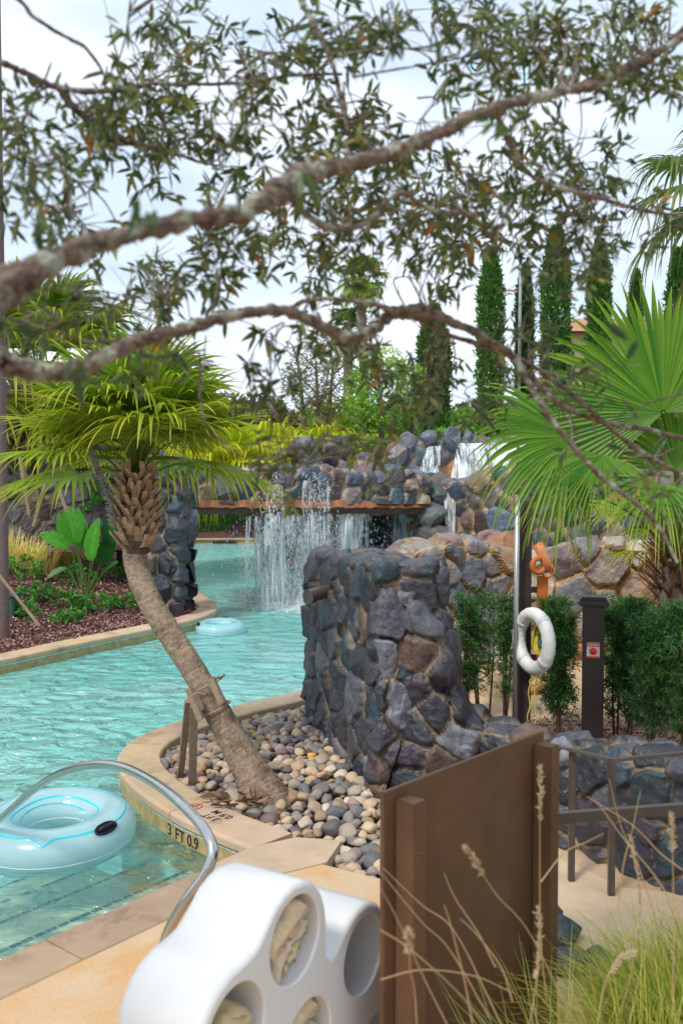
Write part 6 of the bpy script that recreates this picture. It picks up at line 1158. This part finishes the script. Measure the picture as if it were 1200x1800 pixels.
# foliage: regions of twigs with leaf whorls
tw = MB(); lfP, lfD = [], []; pend = []
BPa = np.array([[*b_[0]] for b_ in branch_pts]); BPpx = []
for b_, _ in branch_pts:
    v = RM.inverted() @ (b_ - Vector((0, 0, CZ))); BPpx.append((600 - v.x / v.z * FPX, 900 + v.y / v.z * FPX))
BPpx = np.array(BPpx)
regs = [ # cx, cy, rx, ry, twigs, depth lo, hi
 (350, 60, 110, 60, 19, 2.2, 3.0), (300, 120, 70, 60, 10, 2.2, 2.8), (180, 190, 120, 35, 18, 2.2, 2.8), (60, 200, 60, 80, 12, 2.2, 2.8), (250, 230, 110, 50, 19, 2.3, 3.0), (330, 200, 80, 60, 12, 2.3, 3.0), (430, 210, 80, 60, 16, 2.3, 3.0), (500, 90, 80, 60, 8, 2.3, 3.0), (60, 300, 60, 60, 10, 2.0, 2.8), (40, 370, 60, 50, 10, 2.0, 2.6), (130, 400, 80, 40, 6, 2.0, 2.8), (470, 420, 120, 50, 18, 2.3, 3.4), (380, 430, 80, 50, 16, 2.3, 3.4), (330, 500, 70, 40, 14, 2.3, 3.2),
 (620, 40, 60, 60, 16, 2.4, 3.2), (640, 190, 70, 50, 10, 2.4, 3.0), (560, 260, 60, 60, 8, 2.2, 2.9), (800, 30, 60, 40, 12, 2.3, 3.0), (890, 80, 60, 60, 14, 2.3, 3.0), (960, 40, 70, 40, 10, 2.3, 3.0), (870, 130, 40, 40, 8, 2.2, 2.8), (1020, 60, 60, 50, 12, 2.3, 3.0), (1120, 40, 60, 40, 16, 2.3, 3.0), (1110, 130, 70, 40, 12, 2.3, 3.0), (1180, 140, 40, 30, 6, 2.3, 3.0), (700, 20, 50, 20, 6, 2.3, 3.0), (560, 140, 50, 70, 8, 2.4, 3.0),
 (660, 250, 80, 70, 18, 2.3, 3.2), (700, 350, 110, 60, 26, 2.3, 3.6), (800, 330, 100, 70, 30, 2.3, 3.6), (900, 310, 90, 70, 20, 2.3, 3.6), (960, 250, 70, 50, 14, 2.3, 3.2), (1000, 370, 80, 60, 20, 2.4, 3.4), (1050, 280, 50, 60, 8, 2.5, 3.2), (780, 440, 110, 60, 16, 2.5, 3.6), (680, 410, 90, 30, 5, 2.5, 3.6), (880, 430, 100, 60, 18, 2.5, 3.6), (560, 330, 80, 60, 14, 2.4, 3.2), (560, 470, 60, 50, 8, 2.5, 3.4), (740, 500, 70, 40, 7, 2.6, 3.6), (1080, 390, 80, 50, 14, 2.5, 3.2),
 (640, 620, 110, 60, 11, 2.6, 3.4), (600, 690, 60, 60, 8, 2.6, 3.2), (760, 640, 80, 50, 8, 2.6, 3.4), (830, 620, 70, 50, 8, 2.6, 3.4), (700, 690, 60, 30, 6, 2.6, 3.2), (830, 700, 40, 50, 6, 2.6, 3.2), (470, 640, 30, 100, 9, 2.5, 3.2), (500, 790, 70, 50, 12, 2.6, 3.2), (650, 780, 50, 40, 8, 2.6, 3.2), (560, 540, 60, 40, 8, 2.5, 3.2), (200, 520, 120, 50, 16, 2.3, 3.0), (90, 530, 80, 40, 10, 2.3, 3.0), (230, 640, 130, 60, 8, 2.4, 3.0), (960, 600, 60, 50, 8, 2.7, 3.3), (1060, 660, 90, 50, 8, 2.7, 3.3), (1100, 800, 80, 60, 8, 2.6, 3.2), (400, 90, 60, 60, 6, 2.3, 3.0), (380, 320, 60, 50, 6, 2.3, 3)]
for cx, cy, rx, ry, n, d0, d1 in regs:
    for _ in range(int(n * .44 + random.random())):
        tx, ty = random.gauss(cx, rx * .5), random.gauss(cy, ry * .5); dst = np.hypot(BPpx[:, 0] - tx, BPpx[:, 1] - ty) + np.abs(BPpx[:, 0] - tx) * .0 + rng.uniform(0, 60, len(BPpx)); i = int(np.argmin(dst)); D1 = random.uniform(d0, d1)
        s0 = Vector(BPa[i]); e0 = at(tx, ty, D1)
        if (e0 - s0).length > .75: s0 = e0 + (s0 - e0).normalized() * random.uniform(.3, .5) + Vector((0, 0, random.uniform(0, .1)))
        mid_ = (s0 + e0) / 2 + Vector((random.uniform(-.06, .06), random.uniform(-.06, .06), random.uniform(-.03, .09))); e1 = e0 + Vector((random.uniform(-.05, .05), random.uniform(-.05, .05), -random.uniform(.02, .10)))
        pl = [Vector(q) for q in spline([tuple(s0), tuple(mid_), tuple(e0), tuple(e1)], 5)]; tw.tube(pl, [.0028 - .0018 * k / len(pl) for k in range(len(pl))], 5)
        d = (pl[-1] - pl[-3]).normalized(); lfP.append(pl[-1]); lfD.append(d)
        for k in range(random.randint(3, 6)):
            j = random.randint(len(pl) // 2 - 1, len(pl) - 1); p_ = pl[j]; dd_ = (Vector((random.gauss(0, 1), random.gauss(0, 1), random.gauss(-.15, .7)))).normalized(); l = random.uniform(.03, .13); e_ = p_ + dd_ * l; tw.tube([p_, p_ + dd_ * l * .5 + Vector((0, 0, .005)), e_], [.0016, .0012, .0008], 4)
            if random.random() < .82: lfP.append(e_); lfD.append(dd_)
        if random.random() < .35:
            for k in range(4): p_ = random.choice(pl); e_ = p_ + Vector((random.gauss(0, .04), random.gauss(0, .03), random.uniform(-.01, .06))); tw.tube([p_, e_], [.0012, .0006], 4)
tw.build('twigs', M_bark if False else M_obark, ot)
P_, D_ = np.array([tuple(q) for q in lfP]), np.array([tuple(q) for q in lfD]); mb = MB(); D_[:, 2] -= .25
k6 = 6; n = len(P_)
whorls(mb, P_, D_, 5, .053, .0150, (.06, .10, .035), (.22, .25, .085), 1.2, .12, .3)
sel_ = rng.random(n) < .10; whorls(mb, P_[sel_], D_[sel_], 3, .055, .015, (.22, .24, .03), (.34, .26, .04), 1.1, .2)
sel_ = rng.random(n) < .035; whorls(mb, P_[sel_], D_[sel_], 2, .055, .018, (.35, .12, .02), (.42, .2, .04), 1.1, .3)
mb.build('foliage', M_leaf, ot)
# a few large near leaves on the limbs (out of focus in front)
mb = MB(); nl = [(240, 350, 1.5, .06), (520, 300, 1.5, .05), (860, 210, 1.7, .08), (870, 240, 1.7, .07), (880, 200, 1.7, .07), (10, 560, 1.3, .06), (130, 640, 1.5, .05), (265, 375, 1.5, .05), (410, 300, 1.7, .05), (710, 30, 1.8, .06), (770, 60, 1.9, .06), (700, 60, 1.8, .05), (1110, 600, 1.9, .05), (60, 380, 1.6, .05)]
whorls(mb, np.array([tuple(at(a, b, c)) for a, b, c, d in nl]), np.tile([0., 0, -1], (len(nl), 1)), 3, .06, .016, (.03, .07, .03), (.12, .17, .04), 1.0, .1)
mb.build('foliage', M_leaf, ot)
